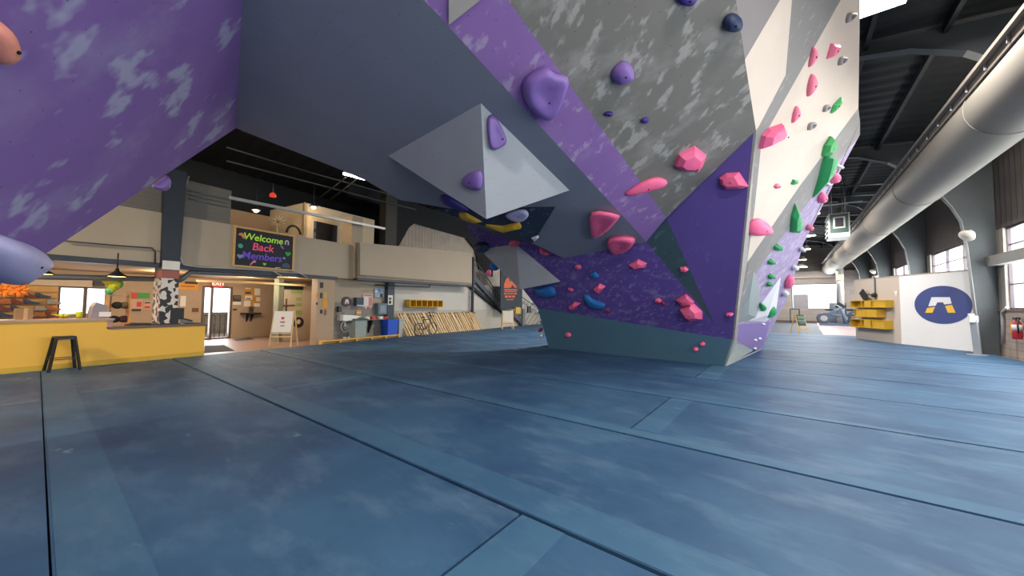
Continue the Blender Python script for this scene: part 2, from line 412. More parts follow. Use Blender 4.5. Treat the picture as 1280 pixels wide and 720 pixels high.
wall = thing('climbing_boulder', 'huge overhanging purple and grey faceted climbing boulder spanning the matted hall', 'climbing wall')
def panel(name, pl, polys, mats, names=None, thick=.05, label=None):
    """one board facet: its paint fields as adjoining polygons with real thickness"""
    p0, n = pl; mb = MB()
    ux = V((0, 0, 1)).cross(n).normalized(); uy = n.cross(ux)
    for pts, mi in polys:
        q = []
        for c in pts:
            q.append(c if isinstance(c, V) else hit(c[0], c[1], pl))
        mb.prism(q, -n*thick, mi, len(mats))
    o = mb.build(name, list(mats)+[p_back], wall, uv=(ux, uy))
    if label: o['label'] = label
    return o
kick_top_l = LK
panel('kick_board', KICK, [([PL_, PR, RK, LK], 0)], [p_kick], label='dark teal kick board at the foot')
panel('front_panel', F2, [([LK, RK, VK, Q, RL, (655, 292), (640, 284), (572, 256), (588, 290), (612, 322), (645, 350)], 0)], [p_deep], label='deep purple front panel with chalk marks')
MID = hit(833, 272, F1L)
panel('corner_panel', F1L, [([A, MID, VK], 0), ([A, VK, RK], 0), ([MID, Q, VK], 1)], [p_violet, p_teal], label='violet and dark teal panel beside the corner')
UPP = lambda x, y: hit(x, y, F1U)
MIDU = UPP(833, 272)
b_l, b_r, t_r = UPP(440, -95), UPP(575, -70), UPP(911, -60)
panel('overhang_panel', F1U, [([Q, MIDU, UPP(635, 0), b_r, b_l, BT], 0), ([MIDU, A, T, t_r, b_r, UPP(635, 0)], 1)], [p_purple, p_grey], label='steep chalked grey panel with a purple band')
panel('roof_panel', F3, [([E1, (428, 213), (458, 226), (500, 250), (570, 262), (640, 292), RL, Q, BT, (450, -90), (312, -70), E2], 0)], [p_slate], label='slate grey roof panel')
wfoot = E1+(W4-E1)*((E1.z-.0)/(E1.z-W4.z))
wall_up = E2+(E2-E1)*.28
panel('side_leg_panel', F4, [([E1, wfoot, wfoot+V((-.5, -4.5, 1.2)), hit(-140, -140, F4), wall_up], 0)], [p_leg], label='chalked purple panel leaning overhead')
# cream side face
gx = lambda x, y: hit(x, y, F5U)
S1, S2, S3 = gx(951, 186), gx(943, 262), K
panel('side_face_panel', F5U, [
    ([T, gx(975, 0), gx(990.5, -26), gx(994, -42), gx(912, -45)], 0), ([T, gx(931, 75), gx(975, 0)], 0),
    ([gx(931, 75), A, gx(948.5, 158), gx(982, 94), gx(990, 0), gx(990.5, -26), gx(975, 0)], 1),
    ([A, gx(951, 186), gx(962, 158), gx(1051, 0), gx(1066, -42), gx(994, -42), gx(990.5, -26), gx(990, 0), gx(982, 94), gx(948.5, 158)], 2),
    ([gx(951, 186), S2, K, gx(1000, 232), gx(1073, 135), gx(1075, 0), gx(1077, -42), gx(1066, -42), gx(1051, 0), gx(962, 158)], 1),
], [p_mauve, p_cream, p_stripe], label='cream side face with grey stripes')
lx = lambda x, y: hit(x, y, F5L)
GT = gx(1073, 135)
panel('lower_side_panel', F5L, [
    ([K, lx(926, 370), lx(959, 321), lx(1000, 266), lx(1075, 168), G, GT, gx(1000, 232)], 0),
    ([lx(926, 370), S, lx(946.5, 440), PB, lx(960, 420), lx(985, 372), lx(1004, 305), lx(1050, 214), lx(1075, 168), lx(1000, 266), lx(959, 321)], 1),
], [p_stripe, p_lav], label='lavender lower side panel')
# narrow bevel along the corner, and the grey foot of the side
tri = [(A, S1, S2), (A, S2, K), (A, K, RK), (K, lx(926, 370), RK), (lx(926, 370), S, RK)]
def tris(name, L, m, label=None, th=.04, parent=wall):
    mb = MB()
    for t in L:
        n = (t[1]-t[0]).cross(t[2]-t[0]).normalized()
        if n.dot(EYE-t[0]) < 0: n = -n
        mb.prism(list(t), -n*th)
    n0 = (L[0][1]-L[0][0]).cross(L[0][2]-L[0][0]).normalized(); ux = n0.orthogonal().normalized()
    o = mb.build(name, m, parent, uv=(ux, n0.cross(ux)))
    if label: o['label'] = label
    return o
tris('corner_bevel', tri, p_stripe, 'pale grey bevel along the corner')
tris('side_foot', [(RK, S, PR), (S, lx(946.5, 440), PR), (lx(946.5, 440), PB, PR)], paint('foot_grey_paint', '7f8888', .2, 'a0a4a4', holes=False), 'grey foot of the side face')
# closing boards at the back and the underside trim that the edges show
bk = MB()
back_dir = V((0, 2.2, 0))
bk.prism([LK, PL_, PL_+back_dir, LK+back_dir], V((.05, 0, 0)))
bk.build('back_board', p_back, wall); bk = MB()
bk.prism([E1+V((-.1, .1, .02)), hit(428, 213, F3)+V((0, .1, .02)), hit(570, 262, F3)+V((0, .1, .02)), hit(570, 262, F3)+V((-.3, .5, 1.4)), E1+V((-.3, .5, 2.4))], V((-.05, .1, 0)))
bk.build('back_board', p_back, wall); bk = MB()
bk.prism([PB, lx(983, 372), lx(1002, 305), lx(1048, 214), G, G+V((-3, 1, 0)), PB+V((-2.5, .6, 0))], V((0, .05, 0)))
bk.build('back_board', p_back, wall)
tp = MB()
tp.prism([b_l, t_r, gx(1077, -42), G+V((-.4, .3, 1)), V((-6, 14, 7.4)), V((-12, 6, 7.3)), hit(312, -70, F3)], (0, 0, .05))
tp.build('top_light_block', p_back, wall)  # unseen cap added so light does not leak in from above
# ------------------------------------------------------------------ bolted volumes (box pyramids)
def pull(x, y, pl, k):
    q = hit(x, y, pl); return EYE+(q-EYE)*k
def volume(name, label, base, apexes, faces, m, facet_labels=None, inner=None):
    """hollow plywood volume: every facet is a board of its own"""
    t = thing(name, label, 'climbing volume', 'box volumes bolted to the climbing wall')
    P = base+apexes; c = sum(P, V((0, 0, 0)))/len(P)
    for i, f in enumerate(faces):
        pts = [P[k] for k in f]; n = V((0, 0, 0))
        for k in range(len(pts)): n += (pts[k]-pts[0]).cross(pts[(k+1) % len(pts)]-pts[0])
        n.normalize()
        if n.dot(pts[0]-c) < 0: n = -n
        mb = MB(); mb.prism(pts, -n*.018)
        ux = n.orthogonal().normalized()
        mb.build('facet', m[i % len(m)] if isinstance(m, list) else m, t, uv=(ux, n.cross(ux)))
    return t
p_vol = paint('volume_grey_paint', 'a4a9b2', .12, 'c0c4c8', ang=.4, holes=True)
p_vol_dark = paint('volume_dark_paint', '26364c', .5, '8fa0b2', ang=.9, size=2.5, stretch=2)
p_white = paint('white_volume_paint', 'e2e2e8', .15, 'f0f0f4', holes=False)
b = [hit(601, 129, F3), hit(485, 195, F3), hit(712, 238, F3)]
volume('climbing_volume', 'large grey tetrahedron volume hanging under the slate grey roof panel', b, [pull(608, 274, F3, .74)], [(0, 1, 3), (0, 3, 2), (1, 2, 3)], p_vol)
F2in = (F2[0]+F2[1]*.0, F2[1])
b = [hit(600, 312, F2), hit(645, 305, F2), hit(701, 352, F2)]
volume('climbing_volume', 'smaller grey tetrahedron volume low on the deep purple front panel', b, [pull(650, 362, F2, .93)], [(0, 1, 3), (1, 2, 3), (0, 3, 2)], p_vol)
b = [pull(540, 262, F3, .995), pull(694, 259, F3, .995), pull(640, 300, F3, 1.06)]
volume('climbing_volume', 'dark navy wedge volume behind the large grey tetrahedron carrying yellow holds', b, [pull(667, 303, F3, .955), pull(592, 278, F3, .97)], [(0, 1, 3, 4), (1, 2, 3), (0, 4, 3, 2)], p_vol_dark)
# spikes on the lavender side
b = [lx(943, 335), lx(921, 392), lx(920, 404), lx(949, 398), lx(950, 366)]
ap = [pull(937, 374, F5L, .985), pull(935.5, 393, F5L, .985)]
volume('climbing_volume', 'tall pale grey spike volume at the lower lavender side', b, ap, [(0, 1, 5), (0, 5, 4), (1, 2, 6, 5), (4, 5, 6, 3), (2, 3, 6)], p_pale)
b = [lx(976, 346), lx(936, 401), lx(957, 402.5), lx(970, 390)]
volume('climbing_volume', 'white shard volume beside the pale grey spike', b, [pull(959, 394, F5L, .985)], [(0, 1, 4), (1, 2, 4), (2, 3, 4), (3, 0, 4)], p_white)
m = MB(); m.prism([lx(921.5, 405), lx(962, 402), lx(954, 432), lx(946.5, 439.5), lx(920.5, 425)], F5L[1]*.012); o = m.build('side_plain_field', p_lav2, wall); o['label'] = 'plain lavender field low on the side'
# slim crest panel at the top of the purple band
m = MB(); q = [UPP(561, 30), UPP(561, -40), UPP(640, -40), UPP(599, 0)]; m.prism(q, F1U[1]*.04); tag(m.build('plain_board', paint('beige_sheet', 'a5a19c', .1)), 'flat beige board on the purple band at the top of the boulder', 'board')

# ------------------------------------------------------------------ climbing holds
def smooth_loop(pts, k=3):
    out = []; n = len(pts)
    for i in range(n):
        p0, p1, p2, p3 = pts[i-1], pts[i], pts[(i+1) % n], pts[(i+2) % n]
        for j in range(k):
            t = j/k
            out.append(.5*((2*p1)+(p2-p0)*t+(2*p0-5*p1+4*p2-p3)*t*t+(3*p1-p0-3*p2+p3)*t*t*t))
    return out
RINGS = {'round': [(1, 0), (.97, .3), (.88, .58), (.72, .8), (.5, .93), (.25, .99)], 'facet': [(1, 0), (.9, .45), (.55, 1.0)], 'lip': [(1, 0), (1.0, .5), (.93, .85), (.7, 1), (.35, .8)], 'ring': [(1, 0), (.85, .8), (.6, 1), (.42, .6), (.36, .15)]}
HM = {}
def hm(c):
    if c not in HM:
        HM[c] = mat('resin_'+c, {'pink': 'f56c9a', 'rose': 'f07c9a', 'purple': '8064ae', 'lilac': 'b8b4dc', 'green': '2f9a5c', 'leaf': '3fa35a', 'blue': '1f6cb4', 'navy': '28365a', 'yellow': 'd2a834', 'white': 'ecebee', 'stone': '9a9698', 'red': 'a02a3c', 'orange': 'e0907c', 'deep': '3a2a80'}[c], .55, var=.12, scale=9)
    return HM[c]
bolt_m = mat('bolt_dark', '17171c', .4, .6)
def hold(px, pl, h, color, label, kind='round', peak=None, bolt=None, slant=(0, 0), group=None):
    p0, n = pl
    base = [hit(x, y, pl) for x, y in px]
    if kind in ('round', 'lip', 'ring'): base = smooth_loop(base, 3)
    c = sum(base, V((0, 0, 0)))/len(base)
    pk = hit(peak[0], peak[1], pl) if peak else c
    mb = MB(); vs = []; fs = []; k = len(base); rings = RINGS[kind]
    for s, hh in rings:
        cc = c.lerp(pk, hh)
        for q in base: vs.append(cc+(q-c)*s+n*(h*hh))
    for i in range(len(rings)-1):
        for j in range(k):
            l = (j+1) % k; fs.append((i*k+j, i*k+l, (i+1)*k+l, (i+1)*k+j))
    o = (len(rings)-1)*k
    if kind == 'ring': fs.append(tuple(o+j for j in range(k)))
    else:
        vs.append(pk+n*(h*(1.0 if kind != 'lip' else .75)) if kind != 'facet' else pk+n*(h*1.06)); fs += [(o+j, o+(j+1) % k, len(vs)-1) for j in range(k)]
    fs.append(tuple(range(k))[::-1])
    mb.add(vs, fs, 0, kind != 'facet')
    # outward orientation
    a, b_, c_ = (vs[i] for i in fs[0][:3])
    if (b_-a).cross(c_-a).dot(((a+b_)/2)-(c-n*.1)) < 0: mb.f = [f[::-1] for f in mb.f]
    g = group or ('bolted '+{'rose': 'pink', 'leaf': 'green', 'lilac': 'purple', 'stone': 'grey', 'navy': 'blue', 'deep': 'purple', 'orange': 'pink'}.get(color, color)+' climbing holds')
    t = thing('climbing_hold', label, 'climbing hold', g)
    grip = mb.build('grip', hm(color), t)
    size = max((q-c).length for q in base)
    bq = hit(bolt[0], bolt[1], pl) if bolt else pk.lerp(c, .5)
    if size > .09:
        # bolt head sits at the highest skin near its axis
        mb2 = MB(); f = 1.0
        mb2.lathe([(.016, 0), (.016, .012), (.009, .012), (.009, .004)], bq+n*(h*(1.0 if kind != 'ring' else .1)-.002), n, 10)
        mb2.build('bolt', bolt_m, grip)
    return t
def blob(cx, cy, rx, ry, n=8, rot=0.):
    return [(cx+rx*math.cos(a)*math.cos(rot)-ry*math.sin(a)*math.sin(rot), cy+rx*math.cos(a)*math.sin(rot)+ry*math.sin(a)*math.cos(rot)) for a in (2*math.pi*i/n for i in range(n))]
hold([(652, 104), (661, 92), (680, 83), (691, 90), (706, 94), (703, 112), (693, 138), (684, 147), (675, 146), (661, 134), (653, 121)], F1U, .26, 'purple', 'biggest purple hold on the purple band high under the grey overhang', 'lip', (682, 112), (684, 120))
hold([(763, 93), (769, 82), (779, 76), (788, 81), (790, 95), (783, 101), (769, 104)], F1U, .2, 'purple', 'fist-sized purple knob alone on the chalked grey panel', 'round', (780, 90))
hold(blob(761, 142, 6, 3), F1U, .06, 'deep', 'tiny dark purple crimp below the purple knob, nearer the purple band')
hold(blob(806, 150, 5.5, 3.4, rot=-.3), F1U, .06, 'deep', 'tiny dark purple crimp below the purple knob, farther from the purple band')
hold([(846, -8), (870, -10), (870, 0), (862, 7), (848, 4)], F1U, .12, 'deep', 'dark purple hold cut off by the top of the photo on the grey panel')
hold([(903, 28), (907, 20), (916, 16), (926, 22), (926, 34), (916, 39), (905, 37)], F1U, .16, 'navy', 'dark blue ball-shaped hold high beside the cream corner', 'round')
hold([(842, 206), (848, 192), (868, 182), (883, 194), (879, 206), (873, 214), (850, 212)], F1U, .18, 'pink', 'chunky five-sided pink hold in the middle of the grey panel', 'facet', (862, 200), (868, 206))
hold([(781, 242), (792, 233), (806, 225), (822, 221), (833, 226), (828, 233), (806, 239), (786, 244)], F1U, .14, 'pink', 'long slanting pink pinch crossing the lower end of the purple band', 'round', (810, 231))
hold([(899, 222), (908, 216), (924, 215), (936, 233), (928, 236), (908, 237), (901, 231)], F1L, .16, 'pink', 'blocky pink hold at the top of the violet corner panel', 'facet', (914, 226))
hold([(741, 265), (772, 268), (772, 275), (758, 290), (744, 298), (740, 292)], F3, .16, 'pink', 'triangular pink hold on the slate roof, upper of two', 'lip', (753, 276), (757, 285))
hold([(762, 297), (778, 294), (793, 297), (793, 303), (785, 311), (772, 316), (763, 310)], F3, .16, 'pink', 'rounded pink hold on the slate roof edge, lower of two', 'lip', (776, 303))
hold([(786, 331), (798, 324), (809, 329), (806, 334), (793, 337)], F2, .12, 'pink', 'pink wedge hold just under the slate roof edge on deep purple', 'facet', (798, 331))
hold(blob(723, 333.5, 4, 3), F2, .09, 'pink', 'small round pink hold high on the deep purple front panel')
hold([(738, 342), (744, 339), (749, 345), (746, 348), (739, 347)], F2, .08, 'blue', 'small bright blue hold above the pink square hold')
hold([(742, 361), (750, 354), (757, 358), (749, 367)], F2, .14, 'pink', 'square pink block hold above the long blue hold', 'facet')
hold([(730, 368), (735, 368), (743, 374), (757, 380), (752, 386), (740, 384), (732, 377)], F2, .14, 'blue', 'long curved blue hold low on the deep purple front panel', 'round', (742, 378))
hold([(711, 383), (719, 377), (726, 379), (720, 385), (713, 387)], F2, .14, 'pink', 'pink block hold just above the teal kick board', 'facet')
hold(blob(713.5, 362, 4, 2.2, rot=.4), F2, .06, 'pink', 'thin pink sliver hold beside the smaller grey volume')
hold(blob(759, 388.5, 3.4, 2), F2, .05, 'red', 'small dark red chip hold under the long blue hold')
hold([(844, 375), (857, 367), (868, 377), (865, 382), (852, 383)], F2, .2, 'pink', 'pink faceted boulder hold, upper of a touching pair', 'facet', (860, 374))
hold([(850, 386), (866, 378), (878, 389), (878, 399), (864, 402), (857, 398)], F2, .22, 'pink', 'pink faceted boulder hold, lower of a touching pair', 'facet', (864, 389))
hold(blob(823, 375.5, 4.5, 3, rot=.2), F2, .08, 'pink', 'small oval pink hold left of the touching pink pair')
hold(blob(829.5, 379, 3.2, 1.4, rot=.7), F2, .05, 'red', 'thin red chip hold tailing the small oval pink hold')
hold([(850, 334), (857, 333), (861, 337), (858, 340), (851, 339)], F1L, .09, 'pink', 'small pink rectangular hold on the dark teal triangle', 'facet')
hold(blob(912, 392.5, 5, 2.2, rot=-.05), F2, .1, 'pink', 'thin pink hold at the violet corner beside the grey spike')
hold(blob(878, 430, 3.6, 2.8), KICK, .07, 'pink', 'small round pink foothold on the kick board, upper of two near the corner')
hold(blob(869.5, 436.5, 3.4, 2.8), KICK, .07, 'pink', 'small round pink foothold on the kick board, lower of two near the corner')
hold(blob(710.5, 418.5, 3.6, 3.4), KICK, .09, 'pink', 'round pink foothold alone at the far end of the kick board')
hold([(668, 361), (678, 358), (690, 357), (695, 363), (695, 369), (683, 371), (673, 367)], F2, .2, 'blue', 'broad blue sloper tucked under the smaller grey volume', 'round')
hold([(676, 308), (682, 313), (688, 316), (684, 319), (676, 316)], F2, .1, 'pink', 'pink hold half hidden above the smaller grey volume')
hold(blob(644, 303, 7, 5), F2, .16, 'pink', 'dark pink hold in the shade beside the navy wedge volume')
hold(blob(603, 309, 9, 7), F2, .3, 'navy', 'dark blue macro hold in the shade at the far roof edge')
hold([(613, 330), (618, 323), (625, 320), (627, 332), (621, 338), (615, 336)], F2, .15, 'blue', 'blue hold with a chalky top on the shaded far edge')
hold(blob(611, 341, 3, 4), F2, .1, 'pink', 'small pink hold above the orange emblem on the far edge')
# tetrahedron volume holds: planes of its two facets
vb = [hit(601, 129, F3), hit(485, 195, F3), hit(712, 238, F3)]; va = pull(608, 274, F3, .74)
VL, VR = plane(vb[0], vb[1], va), plane(vb[0], va, vb[2])
hold([(609, 150), (615, 143), (621, 148), (632, 170), (629, 180), (613, 184)], VR, .13, 'purple', 'tall purple hold near the tip of the lighter volume face', 'lip', (618, 166), (625, 173))
hold([(577, 227), (587, 216), (602, 214), (603, 234), (595, 238), (583, 234)], VL, .15, 'purple', 'chalked purple hold on the darker volume face', 'round', (593, 226))
NV = plane(pull(540, 262, F3, .995), pull(694, 259, F3, .995), pull(667, 303, F3, .955))
hold([(605, 278), (629, 281), (650, 276), (653, 282), (652, 285), (629, 290), (606, 282)], NV, .12, 'yellow', 'yellow chevron hold on the navy wedge volume', 'facet')
hold([(573, 265), (583, 265), (600, 273), (606, 276), (596, 278), (574, 270)], NV, .12, 'yellow', 'yellow chevron hold half hidden behind the tetrahedron tip', 'facet')
hold([(632, 268), (645, 262), (657, 262), (661, 268), (655, 274), (644, 275)], NV, .1, 'lilac', 'pale chalked purple jug on the navy wedge volume', 'lip')
hold([(664, 297), (672, 294), (674, 296), (668, 302)], NV, .05, 'white', 'tiny white chip hold at the navy wedge tip', 'facet')
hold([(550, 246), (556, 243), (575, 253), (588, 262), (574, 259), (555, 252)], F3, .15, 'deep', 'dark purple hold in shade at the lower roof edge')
# cream side holds
hold([(947.5, 186), (952, 169), (960, 160), (977, 154), (981, 164), (976, 172)], F5U, .2, 'pink', 'big pink block hold on the cream face at the corner', 'facet', (964, 169), (974, 169))
hold([(933, 291), (938, 276), (950, 273), (961, 283), (960, 290), (946, 293)], F5U, .24, 'pink', 'double-ridged pink hold low at the cream corner', 'round')
hold(blob(971, 232.5, 3.8, 3, rot=-.4), F5U, .07, 'rose', 'small pink hold low on the cream face beside a green one')
hold([(988, 230), (991, 224), (997, 225), (995, 229), (990, 231)], F5U, .07, 'green', 'small green hold low on the cream face beside a pink one', 'facet')
hold([(1010, 82), (1013, 66), (1016, 58), (1020, 65), (1019, 73), (1012, 83)], F5U, .08, 'rose', 'upright pink fin hold on the cream face against the grey stripe', 'round')
hold([(1032, 74), (1038, 54), (1048, 55), (1045, 64), (1038, 72)], F5U, .1, 'rose', 'topmost pink hold on the cream face', 'facet')
hold([(1008, 120), (1009, 106), (1014, 92), (1019, 100), (1018, 108), (1012, 118)], F5U, .1, 'rose', 'leaf-shaped pink hold in the middle of the cream face', 'round')
hold([(989, 153), (991, 141), (995, 132), (999, 138), (998, 146), (992, 152)], F5U, .08, 'rose', 'lower leaf-shaped pink hold above the big pink block', 'round')
hold([(1057, 29), (1059, 17), (1068, 16), (1066, 22)], F5U, .07, 'stone', 'topmost grey hold with a pocket on the cream face', 'ring')
hold([(1047, 82), (1049, 72), (1057, 71), (1055, 77)], F5U, .07, 'stone', 'grey pocket hold beside the topmost pink hold', 'ring')
hold([(1028, 140), (1030, 132), (1037, 131), (1035, 136)], F5U, .07, 'stone', 'grey pocket hold touching the narrow green hold', 'ring')
hold([(1009, 163), (1011, 154), (1019, 153), (1017, 159)], F5U, .07, 'stone', 'lowest grey pocket hold on the cream face', 'ring')
hold([(1037, 141), (1041, 131), (1051, 121), (1053, 123), (1047, 134), (1039, 142)], F5U, .07, 'leaf', 'narrow bright green hold high on the cream face', 'facet')
hold([(1026, 195), (1029, 182), (1037, 170), (1044, 180), (1040, 192), (1033, 199)], F5U, .14, 'leaf', 'upper half of the long leaf-shaped green hold, light painted into its colour', 'facet', (1035, 183))  # one green hold in two parts; lit upper part gets a lighter colour
hold([(1015, 248), (1021, 225), (1026, 199), (1034, 199), (1035, 212), (1028, 234)], F5L, .22, 'green', 'lower half of the long leaf-shaped green hold, shade painted into its colour', 'facet', (1031, 208))  # same hold, shade on its lower part put into a darker colour
hold([(987, 289), (988, 268), (992, 252), (998, 264), (1001, 280), (996, 290)], F5L, .16, 'green', 'long green teardrop hold at the top of the lavender side', 'facet', (993, 278))
for (cx, cy, r, lab) in [(972, 309, 5.4, 'green lozenge hold on the lavender side, top of a column of four'), (963.5, 327, 4.4, 'green lozenge hold on the lavender side, second of a column of four'), (963.5, 345, 4.2, 'green lozenge hold on the lavender side, third of a column of four'), (961, 354.5, 3.6, 'green lozenge hold on the lavender side, bottom of a column of four')]:
    hold([(cx-r, cy+r*.6), (cx-r*.9, cy-r*.3), (cx-r*.2, cy-r*.9), (cx+r, cy-r*.1), (cx+r*.7, cy+r*.8)], F5L, .11, 'green', lab, 'facet')
hold([(949, 380), (951, 378), (956, 382), (955, 387), (950, 388)], F5L, .12, 'green', 'round green hold between the spike and the white shard')
hold([(957, 396), (960, 387), (967, 382), (969, 390), (963, 396)], F5L, .12, 'green', 'chalky green hold on the white shard volume')
for (cx, cy, lab) in [(954, 405, 'small white screw-on hold just under the white shard'), (944, 425, 'small white screw-on hold, inner of the middle pair'), (949.5, 423, 'small white screw-on hold, outer of the middle pair'), (943.5, 435.5, 'lowest white screw-on hold on the lavender side')]:
    hold(blob(cx, cy, 2.2, 1.5, 6), F5L, .05, 'white', lab)
for (cx, cy, r, lab) in [(917, 433, 2, 'tiny green chip at the edge of the grey foot'), (926.5, 441.5, 2.6, 'tiny green chip in the middle of the grey foot'), (936.5, 438, 1.8, 'tiny green chip close to the lavender field')]:
    hold(blob(cx, cy, r, r*.8, 6), F5L, .04, 'green', lab)
# holds seen in profile along the far silhouette of the lavender side
for (cx, cy, rx, ry, col_, lab) in [(1042, 222, 4, 7, 'pink', 'pink hold in profile on the silhouette, beside the long leaf-shaped green hold'), (1026, 247, 4, 7, 'pink', 'pink hold in profile on the silhouette, below the leaf-shaped green hold'), (1047, 208, 2.5, 2.5, 'white', 'white hold in profile, highest on the silhouette'), (1032, 230, 2.5, 2.5, 'white', 'white hold in profile between two pink ones'), (1010, 284, 2.5, 4, 'rose', 'pale pink hold in profile midway along the silhouette'), (1001, 311, 2.5, 3, 'white', 'white hold in profile midway along the silhouette'), (992, 334, 2.5, 3.5, 'white', 'white hold in profile low on the silhouette'), (985, 352, 4, 9, 'pink', 'tall pink hold in profile low on the silhouette'), (980, 366, 2.5, 4, 'white', 'white hold in profile under the tall pink one')]:
    hold(blob(cx, cy, rx, ry, 8, .35), F5L, .16, col_, lab)
# left leg
hold([(-28, 300), (-10, 290), (10, 296), (34, 305), (46, 318), (40, 328), (14, 345), (-4, 352), (-26, 330)], F4, .3, 'lilac', 'large pale lilac hold at the low end of the chalked leaning panel', 'round')
hold([(-20, 30), (-4, 24), (6, 40), (8, 60), (3, 74), (-14, 72)], F4, .12, 'orange', 'salmon pink hold cut off by the edge of the photo on the chalked panel')
hold([(189, 233), (198, 226), (208, 219), (207, 230), (200, 237)], (F4[0]-F4[1]*.22, F4[1]), .14, 'purple', 'purple hold peeping out behind the leaning panel edge')
# left silhouette of the kick board
for (cx, cy, c_, lab) in [(668, 379, 'white', 'white hold in profile at the far end of the front panel, upper'), (672, 390, 'white', 'white hold in profile at the far end of the front panel, middle'), (675, 403, 'white', 'white hold in profile at the far end of the front panel, lower'), (676, 412, 'red', 'red hold in profile at the far end of the kick board'), (678, 419, 'white', 'white hold in profile at the far end of the kick board')]:
    q = hit(cx+3, cy, F2 if cy < 386 else KICK)
    hold(blob(cx, cy, 2.4, 2.2, 6), (q+V((0, .18, 0)), F2[1]), .12, c_, lab)
# ------------------------------------------------------------------ lobby side of the hall (local u, v, z)
beige = mat('beige_wall', 'a39684', .75, var=.06, scale=.8)
tan = mat('tan_wall', 'a8927a', .75, var=.08)
white_wall = mat('white_block_wall', 'b9b6b0', .8, var=.1, scale=.9)
grey_block = blockmat('grey_block', '8b8782', '74716d', .5, .22, (1, 2))
darkw = mat('dark_soffit', '1c2026', .8)
wood = mat('pale_wood', 'd8b888', .55, var=.18, scale=6)
wood2 = mat('warm_wood', 'c39858', .55, var=.2, scale=6)
yellow = mat('yellow_paint', 'f2bc48', .55, var=.05, scale=.8)
yellow2 = mat('ochre_laminate', 'c49a24', .5, var=.06)
paper = mat('white_paper', 'd8d4cc', .8, var=.06)
white_m = mat('white_enamel', 'e4e4e2', .4, var=.03)
def LB(): return MB(MF)
VB = -6.4
du0, du1, dz0, dz1 = frect(253, 358, 288, 424, VB)
gu0, gu1, gz0, gz1 = frect(72, 358, 137, 402, VB)
wl = LB()
for u0, u1, z0, z1 in [(-14, gu0, -.1, 2.75), (gu0, gu1, gz1, 2.75), (gu0, gu1, -.1, .3), (gu1, du0, -.1, 2.75), (du0, du1, dz1, 2.75), (du1, 56, -.1, 2.75)]:
    wl.box(u0, u1, VB-.2, VB, z0, z1)
struct('wall_left', wl, tan)
wl = LB(); wl.box(-14, 56, VB-.2, VB, 2.75, 9.2); struct('wall_left_upper', wl, darkw)
def glazed(name, u0, u1, z0, z1, splits, kind):
    f = LB()
    for uu in [u0, u1]+splits: f.box(uu-.045, uu+.045, VB-.14, VB+.02, z0, z1)
    for z in (z0+.03, z1-.03): f.box(u0, u1, VB-.14, VB+.02, z-.04, z+.04)
    o = struct(name, f, mat('door_frame_brown', '5a463e', .5)); g = LB(); g.box(u0, u1, VB-.08, VB-.07, z0, z1); g.build('pane', glass(), o); return o
glazed('door_1', du0, du1, -.1, dz1, [du0+(du1-du0)*.3], 0)
glazed('window_10', gu0, gu1, .3, gz1, [(gu0+gu1)/2], 0)
# outside, seen through the door: a low wall and step
m = LB(); m.box(-2, 12, VB-4.4, VB-4.2, -.2, 1.0); struct('wall_outside', m, blockmat('outside_block', 'b0aca0', '8a867c', .9, .35, (1, 2)))
m = LB(); m.box(-6, 14, VB-4.4, VB-.2, -.3, -.12); struct('ground_outside', m, mat('outside_ground', 'c2c4c8', .8))
c = LB(); c.box(-14, 9.1, VB, -.62, 2.62, 2.8); struct('ceiling_lobby', c, mat('lobby_ceiling', '9a7c50', .8))
bz0, bz1 = 2.56, 4.12
band = LB(); band.box(-14, 9.05, -.75, -.6, bz0+.1, bz1); struct('wall_left_mezzanine', band, beige)
m = LB(); m.box(-14, 8.1, -.8, -.58, bz0-.02, bz0+.12); struct('trim_3', m, dark_steel)
m = LB(); m.box(-14, 4.25, -.78, -.66, bz1, 5.25); struct('wall_left_siding', m, blockmat('grey_clapboard', '6c6862', '6c6862', 6, .12, (1, 2)))
# right lobby corner: pillar, closet and the grey block wall
m = LB(); m.box(7.28, 8.02, -1.0, -.6, -.1, bz0+.1); struct('wall_left_pier', m, tan)
cu0, cu1, _, _ = frect(345, 350, 386, 428, -3.2)
m = LB(); m.box(cu0+.3, cu1+.25, -3.35, -3.2, -.1, 2.35); struct('wall_lobby_partition', m, mat('partition_white', 'b7a894', .8))
m = LB(); m.box(cu1+.25, cu1+.4, -3.3, -1.0, -.1, 2.62); struct('wall_lobby_side', m, tan)
u0, u1, z0, z1 = frect(384, 362, 392, 426, -1.3)
m = LB(); m.box(8.02, 11.25, -1.1, -.9, 1.62, bz1); struct('wall_left_beige', m, beige)
m = LB(); m.box(8.02, 11.25, -1.1, -.9, -.1, 1.62); struct('wall_left_block', m, grey_block)
m = LB(); m.box(11.2, 30, -1.2, -1.0, 1.25, 2.95); struct('wall_left_white', m, white_wall)
m = LB(); m.box(11.2, 30, -1.2, -.95, -.1, 1.25); struct('wall_left_dado', m, mat('pale_block', 'a9a59c', .8))
# balcony box
p = [fp(447, 303, -.3), fp(590, 316, -.3), fp(590, 356, -.3), fp(447, 346, -.3)]
bal = LB(); bal.prism(p, (0, -.16, 0))
bal.prism([p[0], p[3], p[3]+V((0, -.7, 0)), p[0]+V((0, -.7, 0))], (.12, 0, 0))
bal.prism([p[3]+V((0, 0, .1)), p[2]+V((0, 0, .1)), p[2]+V((0, -3.2, .1)), p[3]+V((0, -3.2, .1))], (0, 0, -.15))
struct('wall_left_balcony', bal, beige)
m = LB(); m.prism([p[3]+V((0, .01, -.02)), p[2]+V((0, .01, -.02)), p[2]+V((0, .01, -.14)), p[3]+V((0, .01, -.14))], (0, -.3, 0)); struct('trim_4', m, dark_steel)
